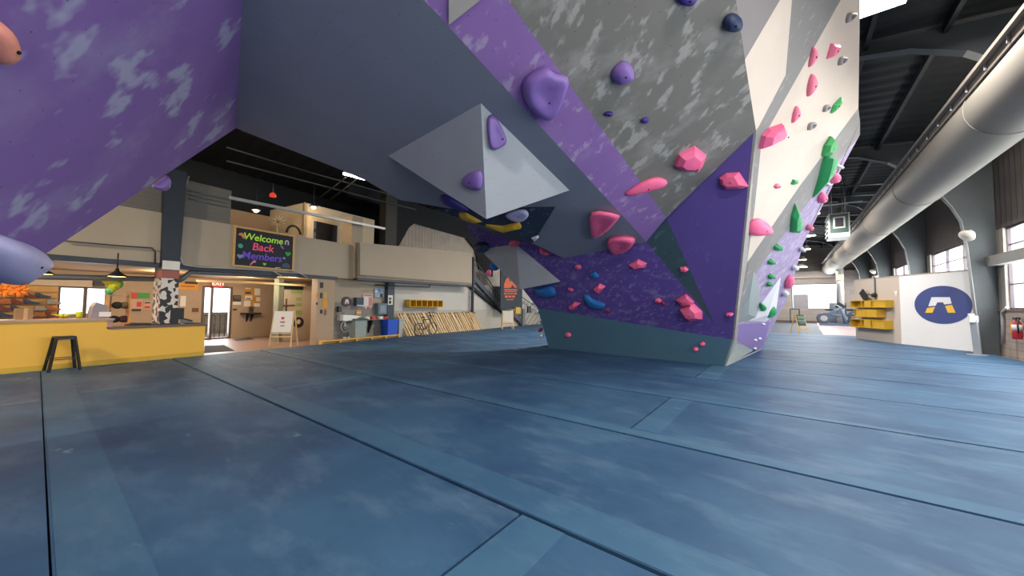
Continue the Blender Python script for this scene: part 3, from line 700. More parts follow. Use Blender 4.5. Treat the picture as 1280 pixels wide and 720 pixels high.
# mezzanine room behind the opening
m = LB(); m.box(3.5, 8.4, -5.2, -5.0, 2.8, 5.6); struct('wall_mezzanine_back', m, tan)
u0, u1, z0, z1 = frect(380, 258, 468, 303, -2.2)
m = LB(); m.box(u0, u1, -2.35, -2.2, 2.8, 5.9); m.box(u0, u0+.15, -5.0, -2.2, 2.8, 5.9); struct('wall_mezzanine_white', m, mat('warm_white_wall', 'c8b9a0', .8))
m = LB(); q0, q1, q2, q3 = frect(392, 279, 421, 300, -2.2); m.box(q0, q1, -2.22, -2.17, q2-.3, q3); struct('window_11', m, mat('dark_window', '15161c', .3))
a, b_ = fp(286, 247, -.66), fp(481, 286, -.66)
m = LB(); m.bar(a, b_, .1, .1); struct('trim_5', m, pale_steel)
m = LB(); m.box(8.95, 9.5, -1.6, -.9, 2.9, 5.5); struct('wall_mezzanine_pier', m, beige)
# corrugated siding over the balcony, daylight through it put into its pale colour
u0, u1, z0, z1 = frect(494, 280, 598, 335, -3.4)
n = 84; vs = []; ua, ub, za, zb = u0-.2, u1+3.5, 2.6, z1+.15
for k in range(n+1):
    uu = ua+(ub-ua)*k/n; vv = -3.45+(.11 if k % 2 else 0); vs += [(uu, vv, za), (uu, vv, zb)]
m = LB(); m.add(vs, [(2*k, 2*k+2, 2*k+3, 2*k+1) for k in range(n)]); m.box(ua, ub, -3.6, -3.5, za, zb); struct('wall_left_corrugated', m, mat('daylit_corrugated', 'c4b8ac', .5, .1, var=.25, scale=1.5))
m = LB(); m.box(10.5, 45, -3.6, -3.35, zb, 9); struct('wall_left_dark', m, darkw)
m = LB(); m.prism([fp(x, y, -3.2) for x, y in [(482, 318), (494, 316), (511, 285), (518, 279), (582, 297), (594, 312), (599, 336), (616, 346), (620, 250), (482, 240)]], (0, -.08, 0)); struct('wall_left_arch', m, mat('arch_black', '15171b', .8))
m = LB(); u0, u1, z0, z1 = frect(480, 280, 494, 312, -2.0); m.box(u0, u1, -2.4, -1.9, 2.9, 8.3); struct('column_mezzanine', m, mat('olive_column', '3b3a34', .7))
# steel column with stickers
cu = fp(211.5, 370, -.42).x; cut = fp(221, 212, -.42).x
col_ = LB()
def colbox(z0, z1, w0, w1, v0, v1):
    vs = [(cu-w0, v0, z0), (cu+w0, v0, z0), (cu+w0, v1, z0), (cu-w0, v1, z0), (cut-w1, v0, z1), (cut+w1, v0, z1), (cut+w1, v1, z1), (cut-w1, v1, z1)]
    col_.add(vs, [(3, 2, 1, 0), (4, 5, 6, 7), (0, 1, 5, 4), (1, 2, 6, 5), (2, 3, 7, 6), (3, 0, 4, 7)])
colbox(-.1, fp(221, 212, -.42).z, .15, .24, -.95, -.42)
o = struct('column', col_, mat('navy_steel', '222a36', .55, .1))
def cwrap(y0, y1, m, nm, ex=.012):
    z0 = max(-.1, fp(212, y1, -.4).z); z1 = fp(212, y0, -.4).z
    mb = LB(); k0 = cu+(cut-cu)*((z0+z1)/2+.1)/5.6; mb.box(k0-.18-ex, k0+.18+ex, -.97, -.4-ex, z0, z1); q = mb.build(nm, m, o)
stick, nt, bb = nodes('sticker_collage')
vo = nt.nodes.new('ShaderNodeTexVoronoi'); vo.inputs['Scale'].default_value = 9; nt.links.new(coord(nt), vo.inputs['Vector'])
sp = nt.nodes.new('ShaderNodeSeparateColor'); nt.links.new(vo.outputs['Color'], sp.inputs[0])
nt.links.new(mixrgb(nt, mathn(nt, 'GREATER_THAN', sp.outputs[0], .45), lin('1c1c20'), lin('cfcac4')), bb.inputs['Base Color'])
cwrap(348, 404, stick, 'sticker_wrap'); cwrap(338, 348, mat('faded_red', '9a5a50', .7), 'red_band'); cwrap(326, 337, paper, 'notice')
# conduits and pipes
def pipe(name, pts, r, m, seg=6, label=None):
    q = LB(); q.tube(pts, r, seg); o = q.build(name, m); o['kind'] = 'structure'; return o
pipe('trim_conduit', [fp(80, 301, -.52), fp(147, 307, -.52), fp(190, 310, -.52), fp(194, 314, -.52), fp(194, 330, -.52)], .02, dark_steel)
pipe('trim_conduit', [fp(236, 220, -.5), fp(230, 240, -.5), fp(224, 320, -.5), fp(229, 331, -.5), fp(250, 334, -.5), fp(340, 338, -.5), fp(352, 345, -.5)], .022, pale_steel)
pipe('trim_conduit', [fp(362, 338, -.5), fp(374, 341, -.5), fp(384, 347, -.5)], .02, pale_steel)
pipe('trim_pipe', [fp(0, 344, -1.0), fp(60, 346, -1.0), fp(200, 349, -1.0)], .075, grey_steel, 10)
pipe('trim_pipe', [fp(222, 351, -.85), fp(230, 347, -.85), fp(238, 340, -.85), fp(300, 343, -.85), fp(345, 346, -.85)], .075, grey_steel, 10)
pipe('trim_pipe', [fp(245, 351, -4), fp(330, 354, -3), fp(382, 357, -2.5)], .05, mat('cream_pipe', 'c8b48c', .6), 8)
# black upper ceiling: conduits, struts
def cp(x, y, z): 
    q = onz(x, y, z); return q
for pts, r in [([(283, 184), (400, 219), (520, 252)], .03), ([(283, 201), (380, 226), (475, 251), (520, 262)], .04), ([(388, 256), (432, 222)], .03), ([(402, 258), (446, 224)], .035), ([(290, 260), (345, 268)], .02)]:
    q = MB(); q.tube([cp(x, y, 6.9) for x, y in pts], r, 6); struct('beam_conduit', q, mat('conduit_grey', '4a4f55', .5, .3))
for y in (213, 218, 223):
    q = LB(); q.tube([fp(236, y+25, -.6), fp(285, y+36, -.6)], .02, 6); struct('beam_conduit', q, grey_steel)

# ------------------------------------------------------------------ front desk
desk = thing('reception_counter', 'long yellow reception counter with a higher bar section at the far left', 'counter')
def cface(u0, u1, z1): 
    q = LB(); q.box(u0, u1, -.12, 0, -.1, z1-.04); q.build('front_panel', yellow, desk)
cface(-9, 1.5, 1.13); cface(1.5, 3.49, .92)
q = LB(); q.box(3.37, 3.49, -.34, -.12, -.1, .88); q.build('end_panel', yellow, desk)
q = LB(); q.box(-9, 1.62, -.75, .03, 1.09, 1.14); q.build('bar_top', mat('pink_laminate', 'b3998c', .5), desk)
q = LB(); q.box(1.52, 3.5, -.36, .02, .87, .925); q.build('desk_top', mat('brown_laminate', '6e5648', .5), desk)
q = LB(); q.box(1.5, 1.6, -.36, .0, .925, 1.09); q.build('step_block', mat('pink_block', 'b98c84', .6), desk)
q = LB(); q.box(-9, 3.49, -.005, .012, -.02, .12); q.build('kick_plate', mat('yellow_kick', 'd2ab3c', .6), desk)
# metal stool
st = thing('bar_stool', 'dark metal bar stool in front of the yellow counter', 'stool')
su, sv, sh, sw = .78, .34, .77, .155
q = LB(); q.box(su-sw, su+sw, sv-sw, sv+sw, sh-.025, sh); q.box(su-sw, su+sw, sv+sw-.01, sv+sw, sh-.07, sh); q.box(su-sw, su+sw, sv-sw, sv-sw+.01, sh-.07, sh); q.build('seat', mat('gunmetal', '3a3d40', .35, .7), st)
for i in (-1, 1):
    for j in (-1, 1):
        q = LB(); a = V((su+i*(sw-.02), sv+j*(sw-.02), sh-.03)); b_ = V((su+i*(sw+.07), sv+j*(sw+.07), 0))
        q.bar(a, b_, .05, .03, mi=0); q.build('leg', MC['gunmetal'], st)
for (a, b_) in [((-1, -1), (1, -1)), ((1, -1), (1, 1)), ((1, 1), (-1, 1)), ((-1, 1), (-1, -1))]:
    q = LB(); k = sw+.04; q.bar((su+a[0]*k, sv+a[1]*k, .27), (su+b_[0]*k, sv+b_[1]*k, .27), .018, .018); q.build('brace', MC['gunmetal'], st)
def block_thing(name, label, cat, rect, v0, v1, m, group=None, z0=None):
    u0, u1, a, b_ = frect(*rect, v1); q = LB(); q.box(u0, u1, v0, v1, a if z0 is None else z0, b_)
    return tag(q.build(name, m), label, cat, group)
bx = thing('cardboard_box', 'brown cardboard box standing on the high bar top', 'box')
u0, u1, z0, z1 = frect(20, 386, 41, 398, -.3); q = LB(); q.box(u0, u1, -.62, -.3, 1.14, z1); q.build('carton', mat('cardboard', '9c7c58', .8), bx); q = LB(); q.box(u0, u1, -.49, -.43, z1-.002, z1+.006); q.box(u0+.1, u0+.16, -.302, -.295, 1.14, z1); q.build('tape', mat('tape', 'b9a078', .5), bx)
pr = thing('receipt_printer', 'grey office printer on the high bar top before the bright window', 'printer')
u0, u1, z0, z1 = frect(112, 378, 134, 399, -.35); q = LB(); q.prism([(u0, -.3, 1.14), (u1, -.3, 1.14), (u1, -.3, z1-.08), (u0+.1, -.3, z1), (u0+.05, -.3, z1-.1)], (0, -.35, 0)); q.build('housing', mat('printer_grey', '8c8893', .5), pr)
q = LB(); q.box(u0+.15, u0+.35, -.3, -.26, 1.18, 1.3); q.build('paper_tray', white_m, pr)
for i, (x, c_, lab) in enumerate([(79, 'c6d23c', 'yellow green leaf sprig on the bar top before the window'), (99, 'b8c834', 'yellow green paper cup on the bar top before the window')]):
    p0 = fp(x, 395, -.5)
    q = LB()
    if i: q.lathe([(.05, 0), (.065, .16), (.06, .16), (.05, .02)], (p0.x, p0.y, 1.14), (0, 0, 1), 12)
    else:
        for k in range(7):
            a = k*.9; q.tube([(p0.x, p0.y, 1.14), (p0.x+.08*math.cos(a), p0.y+.08*math.sin(a), 1.22), (p0.x+.2*math.cos(a), p0.y+.2*math.sin(a), 1.25)], [.01, .022, .004], 5)
    tag(q.build('paper_cup' if i else 'leaf_sprig', mat('lime_%d' % i, c_, .6)), lab, 'cup' if i else 'plant')
mo = thing('computer_monitor', 'black computer monitor on the low yellow counter', 'monitor')
u0, u1, z0, z1 = frect(213, 385, 230, 402, -.4); q = LB(); q.box(u0, u1, -.44, -.4, z0+.06, z1); q.build('screen', black, mo); q = LB(); q.box((u0+u1)/2-.04, (u0+u1)/2+.04, -.46, -.42, .94, z0+.1); q.box(u0+.08, u1-.08, -.5, -.36, .925, .945); q.build('stand', black, mo)
tag(LB().box(u1+.05, u1+.42, -.5, -.3, .925, .95).build('computer_keyboard', black), 'dark keyboard at the end of the low counter', 'keyboard')
u0, u1, z0, z1 = frect(160, 399, 192, 404, -.35); tag(LB().prism([(u0, -.25, .93), (u1, -.25, .93), (u1-.1, -.25, .99), (u0+.1, -.25, 1.0)], (0, -.3, 0)).build('desk_tray', black), 'long black tray lying on the low counter', 'tray')
ph = thing('desk_phone', 'grey desk phone beside the black monitor', 'telephone'); p0 = fp(236, 396, -.5)
q = LB(); q.prism([(p0.x-.14, -.5, .925), (p0.x+.14, -.5, .925), (p0.x+.14, -.5, .96), (p0.x-.14, -.5, 1.06)], (0, -.2, 0)); q.build('phone_base', mat('phone_grey', '77787a', .5), ph); q = LB(); q.bar((p0.x-.13, -.6, 1.08), (p0.x+.12, -.6, 1.0), .05, .04); q.build('handset', black, ph)
# pendant lamps over the bar
for (x, y, nm) in [(52, 343, 'black cone pendant lamp over the bar, beside the purple leaning panel'), (146, 346, 'black cone pendant lamp over the bar, beside the steel column')]:
    t = thing('pendant_lamp', nm, 'lamp', 'cone pendants over the bar'); p0 = fp(x, y, -.38)
    q = LB(); q.lathe([(.2, 0), (.195, .02), (.08, .11), (.04, .16), (.035, .22)], p0, (0, 0, 1), 24, open_end=True); q.build('lamp_shade', black, t)
    q = LB(); q.lathe([(.0, .008), (.19, .008)], p0, (0, 0, 1), 24); q.build('diffuser', glow('warm_diffuser', 'ffd890', 5), t)
    q = LB(); q.tube([p0+V((0, 0, .2)), p0+V((0, 0, .62))], .015, 6); q.build('stem', black, t)
# balloons and the retail rack
for i, (x, y, r, c_, lab) in enumerate([(136, 350, .13, 'd8d02c', 'yellow balloon at the top of the cluster beside the pendant lamp'), (143, 348, .12, 'c8d230', 'lime balloon touching the yellow one under the pendant lamp'), (141, 357, .14, 'a8c830', 'big lime green balloon in the middle of the cluster'), (137, 363, .1, '5ab478', 'small sea green balloon at the bottom of the cluster'), (149, 355, .1, '6a9a3c', 'olive green balloon nearest the rack')]):
    p0 = fp(x, y, -1.2); q = LB(); q.ball(p0, r, (1, 1, 1.15)); q.lathe([(.02, -.02), (.006, .02)], p0-V((0, 0, r*1.15)), (0, 0, 1), 8); tag(q.build('balloon', mat('balloon_%d' % i, c_, .35)), lab, 'balloon', 'balloons above the counter')
rk = thing('retail_rack', 'wooden retail rack with dark goods behind the counter', 'rack')
u0, u1, z0, z1 = frect(134, 364, 161, 402, -1.4)
for uu in (u0, u1):
    LB().box(uu-.02, uu+.02, -1.6, -1.3, -.1, z1).build('upright', wood2, rk)
for k in range(4):
    z = .55+k*(z1-.6)/3.2; LB().box(u0, u1, -1.6, -1.3, z, z+.025).build('shelf', wood2, rk)
for k, (fx, c_, lab) in enumerate([(.15, '20222a', 'black folded bag on the retail rack shelf, lower'), (.6, '3a2030', 'maroon folded bag on the retail rack shelf'), (.25, '203028', 'dark green rolled bag high on the retail rack'), (.62, '5a5040', 'brown pouch high on the retail rack')]):
    z = .55+(1+k//2)*(z1-.6)/3.2+.025; uu = u0+(u1-u0)*fx
    tag(LB().ball((uu+.1, -1.45, z+.1), .11, (1.1, .9, .9)).build('gear_bag', mat('bag_%d' % k, c_, .8)), lab, 'bag', 'goods on the retail rack')
# slat wall with shoes
sl = thing('slat_wall', 'tan slat wall of climbing shoes behind the bar', 'display wall')
u0, u1, z0, z1 = frect(2, 357, 72, 400, -6.3); LB().box(u0-.6, u1, -6.38, -6.3, .3, z1).build('panel', wood2, sl)
for k in range(7):
    z = .6+k*(z1-.7)/6.5; LB().box(u0-.6, u1, -6.3, -6.2, z, z+.02).build('ledge', tan, sl)
k = 0
for r in range(1, 6):
    for c_ in range(6):
        if (r*7+c_*3) % 5 == 0: continue
        z = .6+r*(z1-.7)/6.5+.02; uu = u0-.3+(u1-u0+.1)*c_/5.2
        q = LB(); q.prism([(uu, -6.22, z), (uu+.3, -6.22, z), (uu+.31, -6.22, z+.05), (uu+.16, -6.22, z+.09), (uu+.05, -6.22, z+.16), (uu-.01, -6.22, z+.14)], (0, .1, 0))
        cc = ['24242a', '6a2a28', '8a8a88', '2a3c58', 'a05a2a'][(r*3+c_*2) % 5]
        tag(q.build('climbing_shoe', mat('shoe_'+cc, cc, .6)), 'small climbing shoe displayed on the tan slat wall behind the bar', 'shoe', 'shoes on the slat wall')
for i, (x, y, lab) in enumerate([(6, 363, 'orange paper flower at the left of the garland by the slat wall'), (14, 361, 'orange paper flower in the middle of the garland by the slat wall'), (23, 362, 'orange paper flower nearest the slat wall shoes')]):
    p0 = fp(x, y, -1.2); q = LB()
    for k in range(8):
        a = k*math.pi/4; q.tube([p0, p0+V((.1*math.cos(a), .05, .1*math.sin(a))), p0+V((.2*math.cos(a), .02, .2*math.sin(a)))], [.01, .05, .01], 6)
    tag(q.build('paper_flower', mat('orange_paper', 'd8842c', .7)), lab, 'decoration', 'paper flowers over the bar')
q = LB(); u0, u1, z0, z1 = frect(8, 347, 116, 357, -6.25); q.box(u0, u1, -6.38, -6.25, z0, z1); struct('trim_6', q, mat('pale_header', 'c9b9a4', .8))
tag(LB().box(*frect(117, 348, 134, 357, -6.2)[:2], -6.3, -6.2, *frect(117, 348, 134, 357, -6.2)[2:]).build('wall_screen', black), 'black wall screen above the bright window', 'screen')
# notices in the lobby
def notice(name, label, cat, rect, v, m, marks=(), group=None, th=.02):
    u0, u1, z0, z1 = frect(*rect, v); t = thing(name, label, cat, group)
    LB().box(u0, u1, v, v+th, z0, z1).build('sheet', m, t)
    for (a, b_, c_, d, mm) in marks:
        LB().box(u0+(u1-u0)*a, u0+(u1-u0)*b_, v+th, v+th+.006, z1-(z1-z0)*d, z1-(z1-z0)*c_).build('printed_mark', mm, t)
    return t
green_m = mat('sign_green', '3c8c3c', .6); red_m = mat('sign_red', 'c03a32', .6); ink = mat('ink', '3a3638', .7); orange_m = mat('sign_orange', 'd8922c', .6); lime_m = mat('sign_lime', '8aa458', .7); blue_m = mat('sign_blue', '5a8ac0', .6)
VN = VB+.01
notice('wall_sign', 'green and red sign on the tan wall behind the rack', 'sign', (165, 366, 187, 373), VN, green_m, [(0, .3, 0, 1, red_m)])
notice('poster', 'pinkish poster with a round emblem under the green sign, beside the rack', 'poster', (163, 374, 178, 390), VN, mat('pink_paper', 'c4a08c', .8), [(.5, .9, .2, .6, red_m), (.1, .9, .75, .95, ink)])
notice('poster', 'square poster with a dark ring beside the sticker covered column', 'poster', (179, 376, 189, 387), VN, mat('pink_paper', 'c4a08c', .8), [(.15, .85, .15, .3, ink), (.15, .85, .6, .85, red_m)])
notice('wall_sign', 'long yellow sign high on the lobby wall beside the exit door', 'sign', (223, 354, 248, 362), VN, orange_m, [(.3, .95, -.25, .1, ink), (.1, .8, .4, .6, mat('sign_dk', 'a8641c', .7))])
notice('pinned_paper', 'white papers on the wall above the desk phone', 'paper', (225, 370, 232, 383), VN, paper)
notice('pinned_paper', 'small brown card on the wall beside the exit door jamb', 'paper', (240, 385, 248, 390), VN, mat('brown_card', '6e4a3a', .8))
ex = thing('exit_sign', 'red lit exit sign above the glass lobby door', 'exit sign'); u0, u1, z0, z1 = frect(267, 351, 279, 358, VB+.3)
LB().box(u0, u1, VB+.2, VB+.3, z0, z1).build('housing', glow('exit_red', 'e8402c', 1.2), ex)
text('lettering', 'EXIT', glow('exit_letters', 'ffd8cc', 1.5), (z1-z0)*.95, fw((u0+u1)/2, VB+.305, (z0+z1)/2), FU, (0, 0, 1), ex)
notice('poster', 'framed landscape photo between the glass door and the cork board', 'poster', (291, 369, 301, 377), VN, ink, [(.08, .92, .1, .9, mat('photo_grey', '6e665c', .7)), (.08, .92, .5, .9, ink)])
notice('pinned_paper', 'white sheet below the framed landscape photo', 'paper', (291, 377, 301, 381), VN, paper)
notice('pinned_paper', 'small dark card low on the wall right of the glass door', 'paper', (291, 386, 296, 388), VN, ink)
cb = notice('cork_board', 'orange cork board crowded with white papers over the small shelf', 'notice board', (305, 359, 325, 384), VN, mat('cork', 'c08c3c', .8), [(.62, .98, .05, .4, paper), (.05, .35, .05, .1, paper), (.05, .5, .42, .62, paper), (0, .4, .68, .97, paper), (.75, 1, .5, .7, paper), (.6, 1, .8, .98, paper), (.05, .4, .25, .33, ink), (.1, .4, .55, .6, ink)])
sh_ = thing('wall_shelf', 'small black bracket shelf under the cork board', 'shelf'); u0, u1, z0, z1 = frect(304, 391, 327, 393, VN+.3)
LB().box(u0, u1, VN, VN+.3, z0, z1).build('board', mat('shelf_black', '2a2622', .6), sh_)
for uu in (u0+.25, u1-.35): LB().prism([(uu, VN, z0), (uu, VN+.25, z0), (uu, VN, z0-.35)], (.05, 0, 0)).build('bracket', black, sh_)
notice('picture_frame', 'little brown picture standing on the bracket shelf', 'picture', (311, 383, 317, 391), VN+.1, mat('brown_frame', '6a4c30', .7), [(.2, .8, .2, .8, ink)])
# green post, dark screen and graphics in the partition corner
VP = -3.2
notice('wall_sign', 'dark strip screen above the partition in the lobby corner', 'screen', (352, 357, 379, 362), VP+.02, black)
for i, (r, lab) in enumerate([((364, 363, 378, 367), 'green printed bar on the partition, topmost of four'), ((370, 372, 377, 376), 'green printed bar on the partition, second of four'), ((370, 379, 377, 383), 'green printed bar on the partition, third of four'), ((368, 388, 377, 393), 'green printed bar on the partition, lowest of four')]):
    notice('wall_sign', lab, 'sign', r, VP+.005, lime_m, th=.01, group='green bars on the partition')
t = thing('wall_emblem', 'dark oval emblem low on the lobby partition', 'sign'); p0 = fp(373, 403, VP)
LB().lathe([(.24, 0), (.24, .015)], p0, (0, 1, 0), 24).build('disc', mat('emblem_brown', '33241e', .6), t); LB().ball(p0+V((0, .02, .03)), .09, (1, .1, 1.2)).build('mark', paper, t)
t = thing('wall_cross_shelf', 'brown branch-like coat hook on the lobby partition', 'coat hook'); p0 = fp(358, 382, VP+.05)
q = LB(); q.tube([p0+V((-.35, 0, 0)), p0+V((.35, 0, .02))], .025, 6); q.tube([p0+V((0, 0, .3)), p0+V((0, 0, -.25))], .03, 6); q.build('branch', mat('hook_brown', '6c4c3a', .7), t)
LB().box(fp(345, 375, -3.3).x, fp(351, 375, -3.3).x, -3.5, -3.1, -.1, 2.6).build('column_lobby', mat('green_grey_post', '6c705c', .7))['kind'] = 'structure'
q = LB(); q.box(*frect(390, 360, 393, 424, -1.02)[:2], -1.1, -.9, -.1, 2.2); q.build('door_2', mat('door_dark', '1a1614', .6))['kind'] = 'structure'
for i, (r, m_, lab) in enumerate([((400, 353, 404, 360), ink, 'black framed notice at the top of the lobby pillar'), ((395, 366, 397, 373), orange_m, 'slim orange flyer on the lobby pillar'), ((400, 366, 403, 373), ink, 'dark flyer in the middle of the lobby pillar'), ((405, 365, 408, 373), mat('flyer_yellow', 'c8a850', .7), 'yellow flyer high at the outer edge of the lobby pillar'), ((403, 374, 409, 385), orange_m, 'large orange flyer on the lobby pillar'), ((395, 378, 397, 381), ink, 'tiny dark tag on the lobby pillar'), ((400, 387, 403, 392), ink, 'dark photo low on the lobby pillar'), ((405, 387, 408, 394), mat('flyer_brown', '8a5a40', .7), 'brown photo low at the outer edge of the lobby pillar')]):
    notice('flyer', lab, 'flyer', r, -.598, m_, th=.012, group='flyers on the lobby pillar')
# floor mats in the lobby
for r, lab in [([(256, 432), (280, 431), (293, 438), (255, 441)], 'dark door mat beside the end of the yellow counter'), ([(290, 424), (312, 422), (318, 424), (296, 426)], 'dark door mat near the glass lobby door')]:
    q = MB(); q.prism([onz(x, y, -.09) for x, y in r], (0, 0, -.01)); tag(q.build('door_mat', mat('mat_black', '2a2422', .9)), lab, 'mat', 'door mats in the lobby')
# turnstile rail by the door
t = thing('door_railing', 'dark metal railing outside the glass lobby door', 'railing'); p0 = fp(282, 410, VB-.8)
for k in range(5): LB().tube([(p0.x-.8+.2*k, VB-.9, -.12), (p0.x-.8+.2*k, VB-.9, .95)], .02, 6).build('baluster', dark_steel, t)
LB().bar((p0.x-.9, VB-.9, .95), (p0.x+.1, VB-.9, .95), .05, .05).build('handrail', dark_steel, t)
# A-frame easels
def easel(label, xl, xr, yb, yt, cat='easel board', face=None, board=(0, .62), u_rot=0., wood_=None):
    t = thing('easel', label, cat, 'easel boards around the hall'); w_ = wood_ or wood
    p0 = onz((xl+xr)/2, yb, -.1 if xl < 700 else 0); a = onz(xl, yb, p0.z); b_ = onz(xr, yb, p0.z)
    ax = (b_-a); ax.z = 0; wd = ax.length; ax.normalize(); back = V((-ax.y, ax.x, 0))
    if back.dot(EYE-p0) > 0: back = -back
    c = (a+b_)/2
    # height from the photograph's top edge
    h = hit((xl+xr)/2, yt, (c+back*.2, back)).z-p0.z
    def P(s, d, z): return c+ax*(s*wd/2)+back*d+V((0, 0, z))
    for s in (-1, 1):
        MB().bar(P(s, 0, 0), P(s*.92, .24, h), .045, .03, up=back).build('leg', w_, t)
        MB().bar(P(s*.95, .62, 0), P(s*.9, .3, h), .045, .03, up=back).build('leg', w_, t)
    MB().bar(P(-.95, .07, h*.28), P(.95, .07, h*.28), .03, .05).build('rail', w_, t)
    MB().bar(P(-.95, .1, h*.37), P(.95, .1, h*.37), .05, .03).build('rail', w_, t)
    q = MB(); e = back*-.03
    q.prism([P(-.88, .24*.4, h*.4)+e, P(.88, .24*.4, h*.4)+e, P(.88, .24*.97, h*.98)+e, P(-.88, .24*.97, h*.98)+e], -e*.8); q.build('board', face, t)
    return t, P, h, ax, (P(0, .24, h)-P(0, 0, 0)).normalized(), back
t, P, h, ax, upv, back = easel('pale wooden easel with a white marker board in the lobby entrance', 336, 363, 434, 388, face=white_m)
for (s, zf, r, c_) in [(-.02, .79, .05, red_m), (0, .68, .04, red_m), (.02, .58, .035, blue_m)]:
    q = MB(); o_ = P(s, .24*zf, h*zf)-back*.045; k = 12
    pts = [o_+ax*(r*16*math.sin(a)**3/13)+upv*(r*(13*math.cos(a)-5*math.cos(2*a)-2*math.cos(3*a)-math.cos(4*a))/13) for a in (2*math.pi*i/k for i in range(k))] if r > .045 else [o_+ax*(-r*2.2)+upv*(-r*.6), o_+ax*(r*2.2)+upv*(-r*.6), o_+ax*(r*2.0)+upv*(r*.6), o_+ax*(-r*2.0)+upv*(r*.5)]
    q.prism(pts, back*.01); q.build('drawing', c_, t)
easel('white marker board easel before the stairs at the far end', 628, 642, 413, 388, face=mat('board_white', 'c6c0b6', .6))
t, P, h, ax, upv, back = easel('chalkboard sandwich sign standing on the mats near the fitness area', 999, 1010, 417, 393, cat='sandwich board', face=mat('chalkboard', '1c2a2a', .7), wood_=wood2)
for zf, c_, w_ in [(.86, 'b8d0c0', .5), (.76, '6aa888', .6), (.66, 'b8d0c0', .55), (.56, '6aa888', .4)]:
    q = MB(); o_ = P(0, .24*zf, h*zf)-back*.04; q.tube([o_+ax*((k/9-.5)*w_*.9)+upv*(.03*math.sin(k*2.2)) for k in range(10)], .012, 5); q.build('chalk_line', mat('chalk_'+c_, c_, .9), t)
# welcome chalkboard
t = thing('welcome_chalkboard', 'wood framed chalkboard with a colourful welcome message on the mezzanine wall', 'chalkboard')
u0, u1, z0, z1 = frect(294, 290, 366, 334, -.55); vv = -.56
LB().box(u0, u1, -.6, vv, z0, z1).build('slate', mat('slate_board', '141b26', .7), t)
for a in [(u0-.06, u1+.06, z1, z1+.06), (u0-.06, u1+.06, z0-.06, z0), (u0-.06, u0, z0, z1), (u1, u1+.06, z0, z1)]: LB().box(a[0], a[1], -.6, vv+.02, a[2], a[3]).build('frame_rail', wood2, t)
W, H = u1-u0, z1-z0
def at(a, b_): return fw(u0+W*a, vv+.005, z1-H*b_)
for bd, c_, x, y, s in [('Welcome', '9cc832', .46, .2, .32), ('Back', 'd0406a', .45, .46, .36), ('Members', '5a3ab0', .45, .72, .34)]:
    text('lettering', bd, glow('chalk_ink_'+bd.lower(), c_, .25), s, at(x, y), FU, (0, 0, 1), t, bold=.004, shear=.12)  # letters glow faintly, light put into the chalk colour
def doodle(pts, c_, a, b_, s):
    q = MB(); q.prism([at(a, b_)+FU*(x*s)+V((0, 0, y*s)) for x, y in pts], FV*.006); q.build('doodle', mat('doodle_'+c_, c_, .8), t)
heart = [(math.sin(a)**3, (13*math.cos(a)-5*math.cos(2*a)-2*math.cos(3*a)-math.cos(4*a))/16) for a in (2*math.pi*i/16 for i in range(16))]
disc = [(math.cos(2*math.pi*i/12), math.sin(2*math.pi*i/12)) for i in range(12)]
arch = [(-.8, -1), (-.8, .3), (-.4, .9), (.4, .9), (.8, .3), (.8, -1), (.35, -1), (.35, .2), (0, .45), (-.35, .2), (-.35, -1)]
fan = [(-1, .1), (-.6, .8), (.1, 1), (.8, .5), (1, -.3), (.8, -1), (.3, -.6), (-.1, 0)]
doodle(fan, 'd88a5a', .09, .2, .1); doodle(disc, '3aa884', .08, .48, .075); doodle(heart, '8090b0', .08, .76, .09); doodle(arch, 'c0c0cc', .88, .2, .09)
doodle([(-1, .5), (-.4, 1), (1, -.4), (.5, -1)], '8a6ab8', .79, .36, .075); doodle(heart, '2fa04a', .91, .54, .1); doodle(disc, '6a98a8', .84, .68, .045)
doodle([(-1, -.8), (-.3, .2), (.3, .9), (1, .7), (.9, .1), (.1, -.1), (-.6, -1)], 'c87a9c', .29, .9, .1); doodle(heart, '8ac040', .49, .91, .06)
doodle([(-1, -.25), (1, .1), (1, .3), (-1, 0)], 'c8d0d8', .73, .98, .09); doodle([(-1, -.6), (-.7, .2), (0, .5), (.8, .2), (1, -.6)], '40566c', .88, .88, .16)
# things on the mezzanine
def lamp_dome(label, x, y, v, r=.16):
    p0 = fp(x, y, v); t = thing('ceiling_lamp', label, 'lamp', 'warm lamps on the mezzanine')
    LB().lathe([(r, 0), (r*.9, .06), (r*.3, .16), (.03, .22)], p0, (0, 0, 1), 16, open_end=True).build('lamp_shade', dark_steel, t)
    LB().ball(p0+V((0, 0, .02)), r*.62).build('bulb', glow('warm_bulb', 'ffd9a0', 14), t)
    LB().tube([p0+V((0, 0, .2)), p0+V((0, 0, .9))], .012, 6).build('stem', dark_steel, t)
    L = bpy.data.lights.new('lamp_glow', 'POINT'); L.energy = 40; L.color = (1, .72, .42); L.shadow_soft_size = .12
    lo = bpy.data.objects.new('lamp_glow', L); COL.objects.link(lo); lo.location = fw(p0.x, p0.y, p0.z-.15)
lamp_dome('warm dome lamp over the starburst on the mezzanine', 320, 263, -2.6); lamp_dome('warm dome lamp against the white mezzanine wall', 392, 259, -1.4)
t = thing('starburst_ornament', 'pale starburst ornament on a stand on the mezzanine', 'ornament'); p0 = fp(347, 277, -1.5)
q = LB()
for k in range(26):
    z = 1-2*(k+.5)/26; a = k*2.4; r = math.sqrt(1-z*z); q.tube([p0, p0+V((r*math.cos(a), r*math.sin(a), z))*.3], [.018, .004], 5)
q.build('rays', mat('straw', 'e6d4ac', .6), t); LB().tube([p0, (p0.x, p0.y, 2.8)], .02, 6).build('stand', MC['straw'], t)
t = thing('round_chair', 'dark round-backed chair on the mezzanine', 'chair'); p0 = fp(366, 292, -1.2)
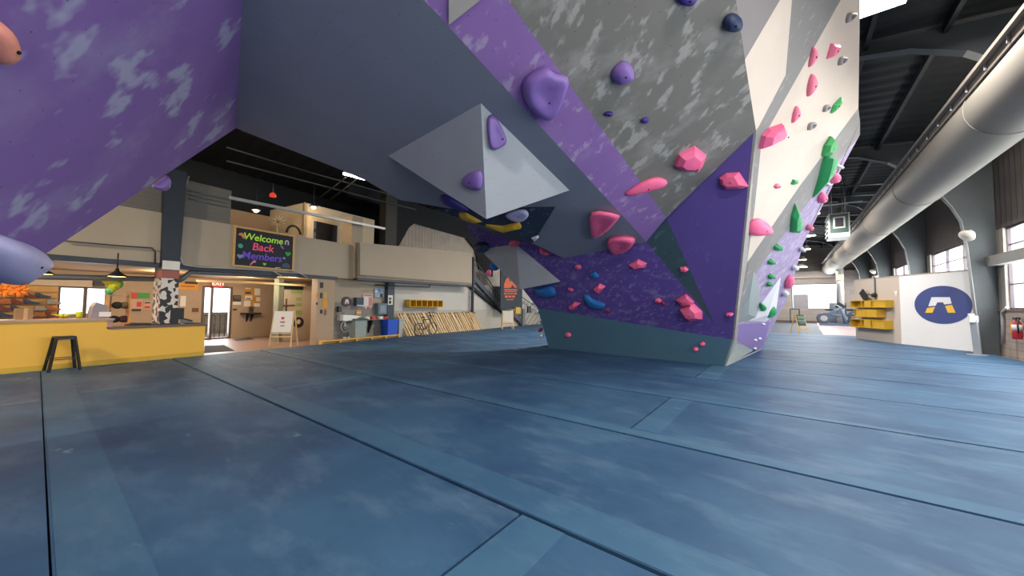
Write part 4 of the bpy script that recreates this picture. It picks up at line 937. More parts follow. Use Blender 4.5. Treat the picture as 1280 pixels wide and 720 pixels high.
q = LB(); q.tube([p0+V((.26*math.cos(a), .05, .3*math.sin(a))) for a in (math.pi*i/10 for i in range(11))], .045, 8); q.build('backrest', black, t); LB().lathe([(.28, -.25), (.3, -.2), (.28, -.16)], p0, (0, 0, 1), 16).build('seat', black, t); LB().tube([p0+V((0, 0, -.25)), (p0.x, p0.y, 2.8)], .05, 8).build('pedestal', black, t)
t = thing('warning_beacon', 'small red beacon hanging from the dark ceiling', 'lamp'); p0 = fp(341, 246, -.9)
LB().lathe([(.11, 0), (.1, .1), (.04, .15)], p0, (0, 0, 1), 12).build('lens', glow('beacon_red', 'c03020', 1.0), t); LB().tube([p0+V((0, 0, .12)), p0+V((0, 0, .5))], .02, 6).build('stem', dark_steel, t)
t = thing('tube_light', 'bright fluorescent tube light under the dark ceiling', 'lamp'); a, b_ = onz(429, 217, 7.0), onz(456, 224, 7.0)
MB().tube([a, b_], .05, 8).build('tube', glow('tube_white', 'fff4e6', 12), t); MB().bar(a+V((0, 0, .09)), b_+V((0, 0, .09)), .14, .06).build('fixture', dark_steel, t)
# ------------------------------------------------------------------ wash corner, bins, bench, bike rack
VW = -.88
t = thing('wash_basin', 'white wall-hung wash basin on the grey block wall', 'sink'); u0, u1, z0, z1 = frect(425, 393, 442.5, 400, VW+.2)
q = LB(); q.prism([(u0, VW, z0+.1), (u0, VW, z1), (u0+.3, VW, z1-.02), (u0+.9, VW, z0+.16), (u1, VW, z0+.08), (u1, VW, z0-.02), (u0, VW, z0-.02)], (0, .42, 0)); q.build('basin', white_m, t)
LB().tube([(u0+.2, VW+.1, z1-.02), (u0+.2, VW+.1, z1+.08), (u0+.3, VW+.2, z1+.06)], .018, 6).build('tap', pale_steel, t)
LB().tube([(u0+.3, VW+.12, z0), (u0+.3, VW+.12, z0-.25), (u0+.5, VW+.12, z0-.3), (u0+.5, VW+.03, z0-.25)], .03, 8).build('drain_pipe', white_m, t)
t = thing('drinking_fountain_guard', 'round grey pipe guard under the wash basin', 'pipe cover'); p0 = fp(432, 408, VW+.05)
LB().tube([p0+V((.22*math.cos(a), 0, .24*math.sin(a))) for a in (2*math.pi*i/14 for i in range(14))], .03, 6, closed=True).build('ring', paper, t); LB().lathe([(.18, 0), (.14, .05)], p0, (0, 1, 0), 14).build('plate', mat('zinc', '9a9a98', .5), t)
def bin_(label, rect, v, c_, lid=None, rim=None):
    u0, u1, z0, z1 = frect(*rect, v); t = thing('waste_bin', label, 'bin'); d = .5; e = .05
    q = LB(); z0 = -.1
    vs = [(u0+e, v-d+e, z0), (u1-e, v-d+e, z0), (u1-e, v-e, z0), (u0+e, v-e, z0), (u0, v-d, z1), (u1, v-d, z1), (u1, v, z1), (u0, v, z1)]
    q.add(vs, [(3, 2, 1, 0), (0, 1, 5, 4), (1, 2, 6, 5), (2, 3, 7, 6), (3, 0, 4, 7)]); q.build('body', c_, t)
    LB().box(u0-.03, u1+.03, v-d-.02, v+.03, z1-.05, z1+.02).build('lid' if lid else 'rim', lid or c_, t)
bin_('grey wheeled waste bin with a dark green lid beside the wash basin', (444, 399, 459, 420), -.3, mat('bin_grey', '8f9a9a', .6), mat('lid_green', '2f5a4c', .6))
bin_('bright blue recycling bin against the dark steel post', (485, 400, 498, 417), -.3, mat('bin_blue', '1c4fc4', .5))
bin_('pale grey waste bin between the blue bin and the wooden bike rack', (499, 399, 505, 418), -.3, mat('bin_pale', 'a4aaa6', .6))
def plate(name, label, cat, rect, c_, marks=(), v=VW, th=.03): return notice(name, label, cat, rect, v, c_, marks, th=th)
t = thing('round_sign', 'round dark sign with a pale arch above the wash basin', 'sign'); p0 = fp(433, 377, VW); R_ = .22
LB().lathe([(R_, 0), (R_, .03)], p0, (0, 1, 0), 24).build('disc', mat('sign_maroon', '4a3836', .6), t)
LB().lathe([(R_*.62, .03), (R_*.62, .036)], p0, (0, 1, 0), 24).build('inner_disc', mat('sign_brown', '6a5650', .6), t)
LB().prism([p0+V((x*R_*.5, .036, y*R_*.5)) for x, y in [(-.9, -.8), (-.5, .8), (.5, .8), (.9, -.8), (.35, -.8), (.2, .1), (-.2, .1), (-.35, -.8)]], (0, .006, 0)).build('arch_mark', white_m, t)
plate('soap_dispenser', 'small dark dispenser on the wall beside the lobby pillar', 'dispenser', (421, 383, 425, 390), mat('disp_dark', '3a3a42', .5), th=.12)
plate('towel_dispenser', 'dark blue paper towel dispenser above the wash basin', 'dispenser', (442, 372, 451, 382), mat('disp_blue', '2c3c4a', .5), [(.05, .95, .9, 1.05, pale_steel)], th=.2)
plate('safety_poster', 'tall white and pink safety poster beside the towel dispenser', 'poster', (453, 368, 465, 384), mat('poster_pink', 'c8b2b0', .8), [(.1, .9, .05, .12, red_m), (.1, .55, .2, .9, paper), (.65, .95, .25, .9, mat('poster_red', 'c88074', .8))])
plate('wall_label', 'red strip label under the tall safety poster', 'sign', (453, 383.5, 463, 386), paper, [(.05, .3, .1, .9, red_m), (.5, .9, .1, .9, red_m)])
plate('wall_label', 'small orange striped label above the grey bin', 'sign', (445, 388, 451, 393.5), mat('label_orange', 'd09858', .7), [(.1, .9, .4, .55, paper)])
plate('photo_poster', 'blue and white photo poster high under the balcony', 'poster', (468, 360.5, 480, 372), mat('poster_blue', '8fa0b8', .7), [(.0, .35, .2, .45, paper), (.55, .8, .55, .95, ink), (.3, .6, .0, .5, blue_m)])
plate('vending_unit', 'grey-blue water dispenser cabinet on the wall under the photo poster', 'dispenser', (469, 379, 480, 393), mat('unit_blue', '5a6a78', .5), [(.2, .8, .2, .85, mat('unit_pale', '7e8c94', .5)), (.4, .6, -.18, 0, black)], th=.22)
t = thing('wall_shelf', 'short shelf of red and white supplies beside the blue bin', 'shelf'); u0, u1, z0, z1 = frect(459, 397, 482, 400, VW+.3)
LB().box(u0, u1, VW, VW+.32, z0, z0+.04).build('board', mat('shelf_grey', '6a6a6c', .6), t); LB().prism([(u0+.3, VW, z0), (u0+.3, VW+.28, z0), (u0+.3, VW, z0-.6)], (.06, 0, 0)).build('bracket', black, t)
for i, (x, c_, lab) in enumerate([(459, 'ddd8d0', 'white carton on the short supply shelf, nearest the wheeled bin'), (467, 'c84a3c', 'red carton in the middle of the short supply shelf'), (476, 'e0dcd4', 'white carton beside the water dispenser on the supply shelf'), (482, 'b83a34', 'red carton at the blue bin end of the supply shelf')]):
    uu = fp(x, 398, VW+.2).x; tag(LB().box(uu-.1, uu+.1, VW+.08, VW+.25, z0+.04, z0+.16).build('supply_carton', mat('carton_%d' % i, c_, .7)), lab, 'box', 'cartons on the supply shelf')
t = thing('steel_post', 'dark steel post with white notices beside the blue bin', 'post'); u0, u1, z0, z1 = frect(484, 352, 492, 400, -.7)
LB().box(u0, u1, -.88, -.65, -.1, 2.6).build('post', mat('post_slate', '3c4650', .6, .1), t)
q = LB(); a = frect(485, 369, 491, 381, -.64); q.box(a[0], a[1], -.65, -.635, a[2], a[3]); q.build('notice', paper, t); LB().box(a[0]+.05, a[1]-.1, -.636, -.63, a[2]+.05, a[2]+.2).build('printed_mark', ink, t); LB().box(a[0]+.05, a[1]-.1, -.636, -.63, a[3]-.22, a[3]-.12).build('printed_mark', ink, t)
q = LB(); q.tube([fp(469, 356, -.4), fp(505, 357.5, -.4), fp(537, 359, -.4), fp(537, 355, -.4)], .03, 6); o = q.build('trim_pipe', black); o['kind'] = 'structure'
# cubby shelf on the white wall
t = thing('wall_cubby', 'ochre five-bay cubby shelf on the white wall under the balcony', 'shelf'); u0, u1, z0, z1 = frect(513, 375, 553.5, 384, -.6)
LB().box(u0, u1, -.99, -.97, z0, z1).build('back_panel', yellow2, t)
LB().box(u0, u1, -.97, -.6, z0, z0+.03).build('bottom_panel', yellow2, t); LB().box(u0, u1, -.97, -.6, z1-.03, z1).build('top_panel', yellow2, t)
for k in range(7):
    uu = u0+(u1-u0)*k/6; LB().box(uu-.02, uu+.02, -.97, -.6, z0, z1).build('divider', yellow2, t)
# yellow bench of low cubbies along the mat edge
t = thing('shoe_bench', 'long low yellow plywood shoe bench at the edge of the mats', 'bench')
ua, ub = fp(404, 430, .02).x, fp(500, 421, .02).x; zt = .12
LB().box(ua, ub, -.26, -.02, zt-.04, zt).build('top', mat('bench_yellow', 'dcae50', .6), t); LB().box(ua, ub, -.26, -.24, -.1, zt-.04).build('back_panel', wood2, t)
for k in range(6):
    uu = ua+(ub-ua)*k/5; LB().box(uu-.03, uu+.03, -.24, -.04, -.1, zt-.04).build('divider', MC['bench_yellow'], t)
sc_ = thing('folded_shoes', 'pale shoes lying on the low yellow bench under the basin', 'shoes'); p0 = fp(430, 420, -.3)
for s in (-.09, .09): LB().ball((p0.x+s, -.14, zt+.04), .055, (.8, 1.9, .7)).build('shoe', paper, sc_)
# wooden bike rack
t = thing('bike_rack', 'long rack of leaning pale wooden slats along the white wall', 'bike rack')
ua, ub = fp(510, 421, -.1).x, fp(604, 412, -.1).x; za = fp(552, 391, -.6).z
LB().box(ua, ub, -.2, -.12, -.1, -.02).build('bottom_rail', wood2, t); LB().box(ua-.1, ub-.2, -.68, -.6, za-.1, za).build('top_rail', mat('rail_brown', '6a5038', .6), t)
N = 33
for k in range(N):
    uu = ua+(ub-ua)*(k+.3)/N; lean = .22 if k not in (3, 10, 22) else .34
    LB().bar((uu, -.12, -.08), (uu-lean-.1, -.62, za+.02-.03*(k % 3)), .085, .035, up=(0, 1, 0)).build('slat', wood if k % 4 else wood2, t)
# bicycle in the rack
t = thing('bicycle', 'black bicycle parked against the wooden rack', 'bicycle'); bv = .1
c0 = fp(524, 408, bv); c1 = fp(541, 407, bv); zr = .3; c0.z = c1.z = zr; bk_m = mat('bike_black', '17181c', .4)
dU = 1.02; um = (c0.x+c1.x)/2; c0 = V((um-dU/2, bv, zr)); c1 = V((um+dU/2, bv, zr))
for c_ in (c0, c1):
    LB().tube([c_+V((.31*math.cos(a), 0, .31*math.sin(a))) for a in (2*math.pi*i/24 for i in range(24))], .022, 6, closed=True).build('wheel', bk_m, t)
q = LB(); bb_ = V((um-.05, bv, .3)); seat = V((um-.22, bv, .8)); head = V((um+.3, bv, .8))
for a, b_ in [(bb_, seat), (seat, head-V((.04, 0, .04))), (bb_, head-V((0, 0, .14))), (bb_, c0), (seat-V((-.03, 0, .1)), c0)]: q.tube([a, b_], .02, 6)
q.build('frame', bk_m, t); LB().tube([c1, head, head+V((-.03, 0, .15))], .018, 6).build('fork', bk_m, t)
LB().tube([head+V((.1, -.22, .18)), head+V((-.03, -.2, .17)), head+V((-.03, .2, .17)), head+V((.1, .22, .18))], .015, 6).build('handlebar', bk_m, t)
LB().ball(seat+V((0, 0, .1)), .1, (1.4, .6, .35)).build('saddle', bk_m, t)
for x, lab in [(539, 'small grey junction box on the wall above the bicycle'), (581, 'small grey junction box on the wall near the balcony post')]:
    notice('junction_box', lab, 'box', (x-3, 389.5, x+3, 394), -.94, mat('junction_grey', '5c5a62', .6), th=.1, group='junction boxes over the bike rack')
# balcony post and stairs
t = thing('balcony_post', 'slim dark post holding the free corner of the balcony', 'post'); p0 = onz(590, 413, -.1); z1 = 3.0
loc = V(((p0-FO).dot(FU), (p0-FO).dot(FV), -.1))
LB().box(loc.x-.07, loc.x+.07, loc.y-.07, loc.y+.07, -.1, 4.7).build('shaft', dark_steel, t); LB().box(loc.x-.15, loc.x+.15, loc.y-.15, loc.y+.15, -.1, -.07).build('base_plate', dark_steel, t)
SV = -.75
stair = thing('staircase', 'dark steel staircase coming down from the balcony', 'stairs')
tp_, bt_ = fp(592, 346, SV), fp(630, 389, SV)
stm = mat('stair_steel', '4a525c', .5, .2)
for v in (SV, SV-1.1):
    a = V((tp_.x, v, tp_.z)); b_ = V((bt_.x, v, bt_.z)); LB().bar(a, b_, .05, .32).build('stringer', stm, stair)
ns = 9
for k in range(ns):
    f = (k+.5)/ns; p0 = tp_.lerp(bt_, f); LB().box(p0.x-.15, p0.x+.15, SV-1.08, SV-.02, p0.z-.02, p0.z+.02).build('tread', mat('tread_dark', '2a2f36', .6), stair)
LB().prism([(tp_.x-.9, SV-.03, tp_.z-.12), (bt_.x, SV-.03, bt_.z-.16), (bt_.x, SV-.03, bt_.z-.22), (tp_.x-.9, SV-.03, tp_.z-.42)], (0, -1.05, 0)).build('soffit', mat('soffit_dark', '1d2127', .8), stair)
h0, h1 = fp(592, 322, SV), fp(631, 380, SV)
LB().tube([h0, h1], .035, 8).build('handrail', stm, stair); LB().tube([h0-V((0, 0, .35)), h1-V((0, 0, .3))], .02, 6).build('mid_rail', stm, stair)
for k in range(7):
    f = k/6; a = tp_.lerp(bt_, f); b_ = h0.lerp(h1, f); LB().tube([a, b_], .018, 6).build('baluster', stm, stair)
l0 = bt_; LB().box(l0.x, l0.x+1.6, SV-1.2, SV, l0.z-.12, l0.z).build('landing', stm, stair)
a, b_ = fp(641, 392, SV+.1), fp(664, 414, SV+.1); a2, b2 = fp(652, 371, SV+.1), fp(680, 391, SV+.1)
LB().bar(a, b_, .06, .3).build('stringer', stm, stair)
LB().tube([a2, b2], .035, 8).build('handrail', stm, stair); LB().tube([a2-V((0, 0, .4)), b2-V((0, 0, .4))], .02, 6).build('mid_rail', stm, stair)
for k in range(8):
    f = k/7; LB().tube([a.lerp(b_, f), a2.lerp(b2, f)], .018, 6).build('baluster', stm, stair)
for k in range(4):
    p0 = a.lerp(b_, (k+.5)/4); LB().box(p0.x-.15, p0.x+.15, SV-1.0, SV+.1, p0.z-.02, p0.z+.02).build('tread', MC['tread_dark'], stair)
LB().box(fp(653, 384, SV+.2).x, fp(656, 384, SV+.2).x, SV+.1, SV+.25, -.1, fp(655, 386, SV+.2).z).build('newel_post', grey_steel, stair)
# emblem board beside the stairs
t = thing('emblem_board', 'tall dark board with an orange mountain emblem beside the stairs', 'sign board'); VE = .05
u0, u1, z0, z1 = frect(626, 322, 653, 386, VE)
LB().box(u0, u1, VE-.08, VE, z0, z1).build('panel', mat('board_dark', '28333a', .7), t)
om = mat('emblem_orange', 'c85a30', .6)
def ep(x, y): return fp(x, y, VE+.001)
LB().prism([ep(x, y) for x, y in [(630, 360), (630, 355), (633, 348), (635.5, 347), (637, 352), (640, 350), (643, 354), (646, 359), (643, 360), (641, 356), (638, 360)]], (0, .012, 0)).build('mountain_mark', om, t)
for (x0, x1, y0, y1) in [(630, 646.5, 361.5, 363.2), (630.5, 646, 364, 365), (630, 633, 366.2, 368), (634, 637, 366.2, 368), (638, 641, 366.2, 368), (642, 646, 366.2, 368), (631, 634.5, 369.5, 372), (635.5, 639, 369.5, 372), (640, 643.5, 369.5, 372), (633, 642, 374, 375)]:
    LB().prism([ep(x0, y0), ep(x1, y0), ep(x1, y1), ep(x0, y1)], (0, .012, 0)).build('printed_mark', om, t)
tag(LB().box(*frect(645, 384, 650.5, 392, .3)[:2], .2, .3, *frect(645, 384, 650.5, 392, .3)[2:]).build('yellow_caution_box', yellow2), 'small yellow box on the rail before the stairs', 'box')
tag(LB().box(*frect(660, 383, 664, 391, .2)[:2], .1, .2, *frect(660, 383, 664, 391, .2)[2:]).build('hanging_bag', black), 'small black bag hanging on the stair railing', 'bag')
m = LB(); m.box(18, 34, -.2, .6, -.12, -.04); struct('floor_wood_strip', m, mat('wood_strip', 'a88668', .6))
# ------------------------------------------------------------------ window side of the hall
DX, DZ, DR = 3.8, 5.9, .66
t = thing('ventilation_duct', 'huge pale grey round fabric duct running the length of the hall', 'duct')
dm = mat('duct_fabric', '76716a', .62, .0, var=.06, scale=.6)
q = MB(); yy = [YB+.1, -4, 0, 4, 8, 12, 16, 20, 26, 32, 38, 44, 51.5]; q.tube([(DX, y, DZ) for y in yy], DR, 40); q.build('tube', dm, t)
for y in (6.5, 12, 18.5, 25, 33, 41):
    q = MB(); q.tube([(DX+(DR+.006)*math.cos(a), y, DZ+(DR+.006)*math.sin(a)) for a in (2*math.pi*i/40 for i in range(40))], .012, 5, closed=True); q.build('seam_ring', dm, t)
q = MB(); q.box(DX-DR-.1, DX-DR+.12, YB+.2, 50, DZ+.42, DZ+.5); q.bar((DX-DR+.02, YB+.2, DZ+.36), (DX-DR+.02, 50, DZ+.36), .03, .2); q.build('hanging_rail', mat('duct_rail', '6a625c', .5), t)
k = 0
for y in [y_*.9 for y_ in range(3, 40)]:
    q = MB(); q.bar((DX-DR-.02, y, DZ+.3), (DX-DR-.02, y, DZ+.48), .03, .03, up=(0, 1, 0)); q.build('clip', pale_steel, t)
t = thing('air_heater', 'white caged air heater hung from the roof beside the duct', 'heater')
a, b_ = ony(1036, 297, 25), ony(1062, 265, 25)
x0, x1, z0, z1 = a.x, b_.x, a.z, b_.z
hw = mat('heater_white', 'c8c8c6', .45); MB().box(x0, x1, 25, 26.4, z0, z1).build('cabinet', hw, t)
MB().box(x0+.06, x1-.06, 24.97, 25, z0+.22, z1-.04).build('front_face', mat('heater_teal', '3c5450', .5), t)
cx0, cx1, cz0, cz1 = x0+(x1-x0)*.22, x1-(x1-x0)*.22, z0+(z1-z0)*.36, z0+(z1-z0)*.84
MB().box(cx0, cx1, 24.93, 24.97, cz0, cz1).build('outlet_frame', hw, t); MB().box(cx0+.07, cx1-.07, 24.9, 24.94, cz0+.07, cz1-.07).build('outlet', mat('outlet_dark', '23252e', .5), t)
for k in range(5): MB().box(x0-.06, x0, 25.1, 26.3, z0+.1+k*(z1-z0)/5.4, z0+.18+k*(z1-z0)/5.4).build('louver', hw, t)
for xx in (x0+.15, x1-.15):
    for y in (25.1, 26.3): MB().tube([(xx, y, z1), (xx, y, 8.4)], .03, 6).build('hanger_rod', pale_steel, t)
MB().bar((x0-.3, 25.1, z1+.5), (x1+.5, 25.1, z1+.5), .06, .06).build('hanger_bar', pale_steel, t)
nm = ['nearest the heater', 'second along the row from the heater', 'third along the row from the heater', 'fourth along the row from the heater', 'farthest lamp of the row']
for i, (x, y) in enumerate([(1014.5, 268), (1012, 295), (1007, 312), (1003, 325), (1002, 334)]):
    p0 = onx(x, y, 1.35) if i else onz(x, y, 6.35); t = thing('high_bay_lamp', 'white glowing high bay lamp hanging beside the boulder, '+nm[i], 'lamp', 'high bay lamps in a row')
    r = .34 if i < 4 else .5
    MB().lathe([(r, 0), (r*.95, .06), (r*.45, .3), (.1, .38)], p0, (0, 0, 1), 20, open_end=True).build('reflector', mat('lamp_white', 'd8d8d4', .4), t)
    MB().lathe([(0, .015), (r*.94, .015)], p0, (0, 0, 1), 20).build('diffuser', glow('lamp_cool', 'fff2e2', 9), t)
    MB().tube([p0+V((0, 0, .35)), V((p0.x, p0.y, rz(p0.x)-.03))], .02, 6).build('stem', dark_steel, t)
t = thing('roof_light_panel', 'bright square light panel at the roof, cut off by the top of the photo', 'lamp'); p0 = onz(1092, 0, 8.05)
MB().box(p0.x-.55, p0.x+.55, p0.y-.5, p0.y+.5, p0.z, p0.z+.06).build('diffuser', glow('panel_white', 'fff6ea', 10), t); MB().box(p0.x-.6, p0.x+.6, p0.y-.55, p0.y+.55, p0.z+.06, p0.z+.16).build('housing', dark_steel, t)
for (x, y, lab) in [(1214, 291, 'white angled wall lamp on the tall grey column'), (1093, 338, 'white angled wall lamp far along the window side')]:
    p0 = onx(x, y, 5.25 if x > 1200 else XR-.35); t = thing('wall_lamp', lab, 'lamp', 'wall lamps on the window side')
    s = .22
    q = MB(); q.lathe([(.0, -.02), (s*.5, .0), (s, .16), (s*.98, .2), (s*.3, .24)], p0, (-.35, -.2, -.3), 18); q.build('lamp_shade', mat('lamp_cream', 'd8d0c4', .5), t)
    MB().bar(p0+V((0, 0, .1)), (5.45 if x > 1200 else XR+.02, p0.y+(.9 if x > 1200 else 0), p0.z+.1), .06, .06).build('arm', grey_steel, t)
# white box room with the round emblem
ka, kb, kc = onz(1127, 430), onz(1226, 440.5), onz(1070, 423)
kz = onx(1127, 343, ka.x).z; Z = V((0, 0, 1))
ft = kb-ka; ftn = ft.normalized(); fn = V((ftn.y, -ftn.x, 0)); fn = fn if fn.dot(EYE-ka) > 0 else -fn
sd = kc-ka; sdn = sd.normalized(); sn = V((sdn.y, -sdn.x, 0)); sn = sn if sn.dot(EYE-ka) > 0 else -sn
t = thing('booth', 'white free-standing booth with a round blue emblem on its front', 'booth')
q = MB(); q.prism([ka, kb, kb+Z*kz, ka+Z*kz], -fn*.12); q.build('front_wall', mat('booth_white', 'dededf', .6, var=.03), t)
q = MB(); q.prism([ka, kc, kc+Z*kz*1.0, ka+Z*kz], -sn*.12); q.build('side_wall', mat('booth_side', 'b8aca2', .65, var=.06, scale=.7), t)
q = MB(); q.prism([ka+Z*kz, kb+Z*kz, kb+sd+Z*kz, kc+Z*kz], (0, 0, -.06)); q.build('roof', MC['booth_side'], t)
q = MB(); q.bar(kb+fn*.03, kb+fn*.03+Z*kz, .1, .1, up=fn); q.build('corner_post', mat('post_taupe', '8a827e', .6), t)
FPn = (ka+fn*.001, fn)
ec = hit(1177, 381, FPn); er = (hit(1212.5, 381, FPn)-hit(1141, 381, FPn)).length/2; eh = (hit(1177, 357.5, FPn)-hit(1177, 405, FPn)).length/2
q = MB(); q.prism([ec+ftn*(er*math.cos(a))+Z*(eh*math.sin(a)) for a in (2*math.pi*i/48 for i in range(48))], fn*.012); q.build('emblem_disc', mat('emblem_blue', '3c4880', .6, var=.04), t)
def em(pts, m_, nm_):
    q = MB(); q.prism([hit(x, y, FPn)+fn*.012 for x, y in pts], fn*.01); q.build(nm_, m_, t)
em([(1165, 371.5), (1188, 371.5), (1190, 379.5), (1181, 380.5), (1179.5, 378), (1172, 378), (1170, 382), (1161, 383)], mat('emblem_white', 'dcdde2', .6), 'emblem_mark')
em([(1159.5, 385), (1169.5, 383.5), (1166, 391), (1157, 391)], mat('emblem_yellow', 'e8b83c', .6), 'emblem_mark')
em([(1182, 382.5), (1190.5, 381), (1195, 391), (1185.5, 391)], MC['emblem_yellow'], 'emblem_mark')
SP = (ka+sn*.001, sn)
def cubby(label, x0, x1, yt0, yt1, yb0, yb1, dep, nb):
    t = thing('wall_cubby', label, 'shelf', 'ochre cubby shelves on the booth side')
    P = [hit(x0, yt0, SP), hit(x1, yt1, SP), hit(x1, yb1, SP), hit(x0, yb0, SP)]
    zt = (P[0].z+P[1].z)/2; zb = (P[2].z+P[3].z)/2; a = P[0].copy(); b_ = P[1].copy(); a.z = b_.z = 0
    def bd(s0, s1, z0, z1, d0, d1, nm_):
        p, r = a.lerp(b_, s0), a.lerp(b_, s1); q = MB(); q.prism([p+sn*d0+Z*z0, r+sn*d0+Z*z0, r+sn*d0+Z*z1, p+sn*d0+Z*z1], sn*(d1-d0)); q.build(nm_, yellow2, t)
    bd(0, 1, zt-.03, zt, .0, dep, 'top_panel'); bd(0, 1, zb, zb+.03, 0, dep, 'bottom_panel'); bd(0, 1, zb, zt, 0, .02, 'back_panel')
    for k in range(nb+1):
        s = k/nb; bd(max(0, s-.008), min(1, s+.008), zb+.03, zt-.03, .02, dep, 'divider')
    bd(.42 if nb > 2 else .3, .62 if nb > 2 else .97, zb+.03, zt-.03, dep-.03, dep-.01, 'front_panel'); bd(.64 if nb > 2 else .05, .98 if nb > 2 else .28, zb+.03, zt-.03, dep-.05, dep-.03, 'front_panel')
    return a, b_, zt
ca = cubby('upper ochre cubby shelf on the side of the white booth', 1072, 1117, 377, 374, 384, 385, .34, 3)
cubby('short middle ochre cubby shelf on the side of the white booth', 1077, 1106, 387.5, 386, 396, 396.5, .34, 2)
cubby('lower ochre cubby shelf on the side of the white booth', 1072, 1116, 399, 400, 407, 413.5, .34, 3)
t = thing('mini_monitor', 'dark tilted monitor standing on the upper cubby shelf', 'monitor'); p0 = ca[0].lerp(ca[1], .3)+sn*.17+Z*ca[2]
q = MB(); q.bar(p0+Z*.04-sdn*.2, p0+Z*.5+sdn*.15, .34, .04, up=sn); q.build('screen', black, t); q = MB(); q.bar(p0+Z*.3, p0+Z*.3-sdn*.5, .05, .05); q.build('arm', black, t)
t = thing('rail_bracket', 'small dark bracket on a vertical rail above the cubbies', 'bracket'); p0 = hit(1095, 369, SP)
q = MB(); q.bar(p0-Z*.2+sn*.04, p0+Z*1.0+sn*.04, .05, .04, up=sn); q.build('rail', grey_steel, t); q = MB(); q.ball(p0+sn*.08, .12); q.build('head', black, t)
for (x, y, lab) in [(1120, 367, 'white paper pennant on the booth side near its front corner'), (1116, 384, 'small white tag near the end of the upper cubby shelf')]:
    q = MB(); s = 2.4 if y < 370 else 1.5; q.prism([hit(x-s, y-3, SP), hit(x+s, y-3.6, SP), hit(x+s*.2, y+4, SP)], sn*.01); tag(q.build('paper_tag', paper), lab, 'paper')
# dispenser on a post before the booth
t = thing('sanitizer_station', 'white dispenser on a grey post before the white booth', 'dispenser stand'); p0 = onz(1222, 444, 0)
hz = hit(1218, 393, (p0, fn)).z; top = V((p0.x-.06, p0.y, hz))
q = MB(); q.bar(p0, top-Z*.2, .2, .04, up=fn); q.build('post', mat('station_grey', '8e949c', .5), t); q = MB(); q.box(top.x-.1, top.x+.1, top.y-.08, top.y+.08, top.z-.28, top.z-.05); q.build('dispenser', white_m, t); q = MB(); q.box(top.x-.12, top.x+.03, top.y-.04, top.y+.04, top.z-.05, top.z+.03); q.build('nozzle', pale_steel, t)
q = MB(); q.lathe([(.25, 0), (.25, .02)], p0, Z, 16); q.build('base_plate', MC['station_grey'], t)
# fire extinguisher, conduit, mural stain
t = thing('fire_extinguisher', 'red fire extinguisher with a white label on the block wall', 'fire extinguisher'); p0 = onx(1272, 424, XR-.14)
MB().lathe([(.09, 0), (.11, .03), (.11, .5), (.06, .6), (.04, .64)], p0, Z, 18).build('cylinder', mat('extinguisher_red', 'a8202c', .4), t)
MB().lathe([(.112, .28), (.112, .48)], p0, Z, 18).build('label', mat('label_white', 'd8d0cc', .6), t)
MB().box(p0.x-.05, p0.x+.05, p0.y-.1, p0.y+.12, p0.z+.64, p0.z+.72).build('valve_handle', black, t); MB().tube([p0+V((0, -.1, .72)), p0+V((-.05, -.22, .55)), p0+V((-.03, -.18, .2))], .02, 6).build('hose', black, t)
notice_p = onx(1266, 408, XR-.01); q = MB(); q.box(XR-.02, XR-.005, notice_p.y-.18, notice_p.y+.18, notice_p.z-.25, notice_p.z+.15); tag(q.build('wall_label', orange_m), 'orange label on the block wall behind the fire extinguisher', 'sign')
q = MB(); q.tube([onx(x, y, XR-.06) for x, y in [(1259, 384), (1252, 390), (1253, 400), (1253, 430)]], .04, 8); struct('trim_conduit', q, pale_steel)
q = MB(); pts = [(1237, 356), (1244, 354), (1248, 361), (1244, 368), (1248, 376), (1247, 386), (1241, 387), (1240, 374), (1236, 366)]
q.prism([onx(x, y, XR-.002) for x, y in pts], (-.004, 0, 0)); tag(q.build('wall_stain', mat('rust_red', '8a5a54', .9, var=.3, scale=6)), 'faded red painted figure on the grey concrete pier beside the booth', 'graffiti')
# exercise machines on the gym floor
def bike_machine(label, cx, cy, s, flip):
    t = thing('exercise_bike', label, 'exercise bike', 'exercise machines on the gym floor'); mm = mat('machine_navy', '5a6c84', .45); p0 = onz(cx, cy, 0); p0.y = min(p0.y, 47); d = (p0-EYE); 
    ux = V((1, 0, 0))*flip
    def P(x, z, y=0): return p0+ux*(x*s)+V((0, y*s, z*s))
    q = MB(); q.bar(P(-.8, .08), P(.9, .08), .35*s, .14*s); q.build('base', mm, t)
    q = MB(); q.lathe([(.34*s, -.12*s), (.4*s, 0), (.34*s, .12*s)], P(-.55, .5), (0, 1, 0), 20); q.build('flywheel', mat('machine_dark', '46546a', .4), t)
    q = MB(); q.lathe([(.2*s, -.14*s), (.2*s, .14*s)], P(-.55, .5), (0, 1, 0), 16); q.build('hub_cover', pale_steel, t)
    q = MB(); q.tube([P(-.55, .55), P(-.1, .95), P(.35, 1.25)], .08*s, 8); q.tube([P(.35, 1.25), P(.5, .7), P(.6, .12)], .1*s, 8); q.tube([P(-.4, .75), P(.5, .7)], .07*s, 8); q.build('frame', mm, t)
    q = MB(); q.bar(P(.2, 1.2), P(.45, 1.5), .5*s, .08*s, up=(0, 1, 0)); q.build('console', black, t)
    q = MB(); q.tube([P(.35, 1.25, -.25), P(.1, 1.45, -.25), P(-.05, 1.3, -.25)], .035*s, 6); q.build('handlebar', pale_steel, t)
    q = MB(); q.ball(P(-.25, 1.1), .17*s, (1.5, .9, .4)); q.build('saddle', black, t)
bike_machine('grey-blue exercise machine with a round flywheel on the pale gym floor', 1043, 407, 1.35, 1)
bike_machine('second grey-blue exercise machine half hidden behind the booth shelves', 1064, 406, 1.35, 1)
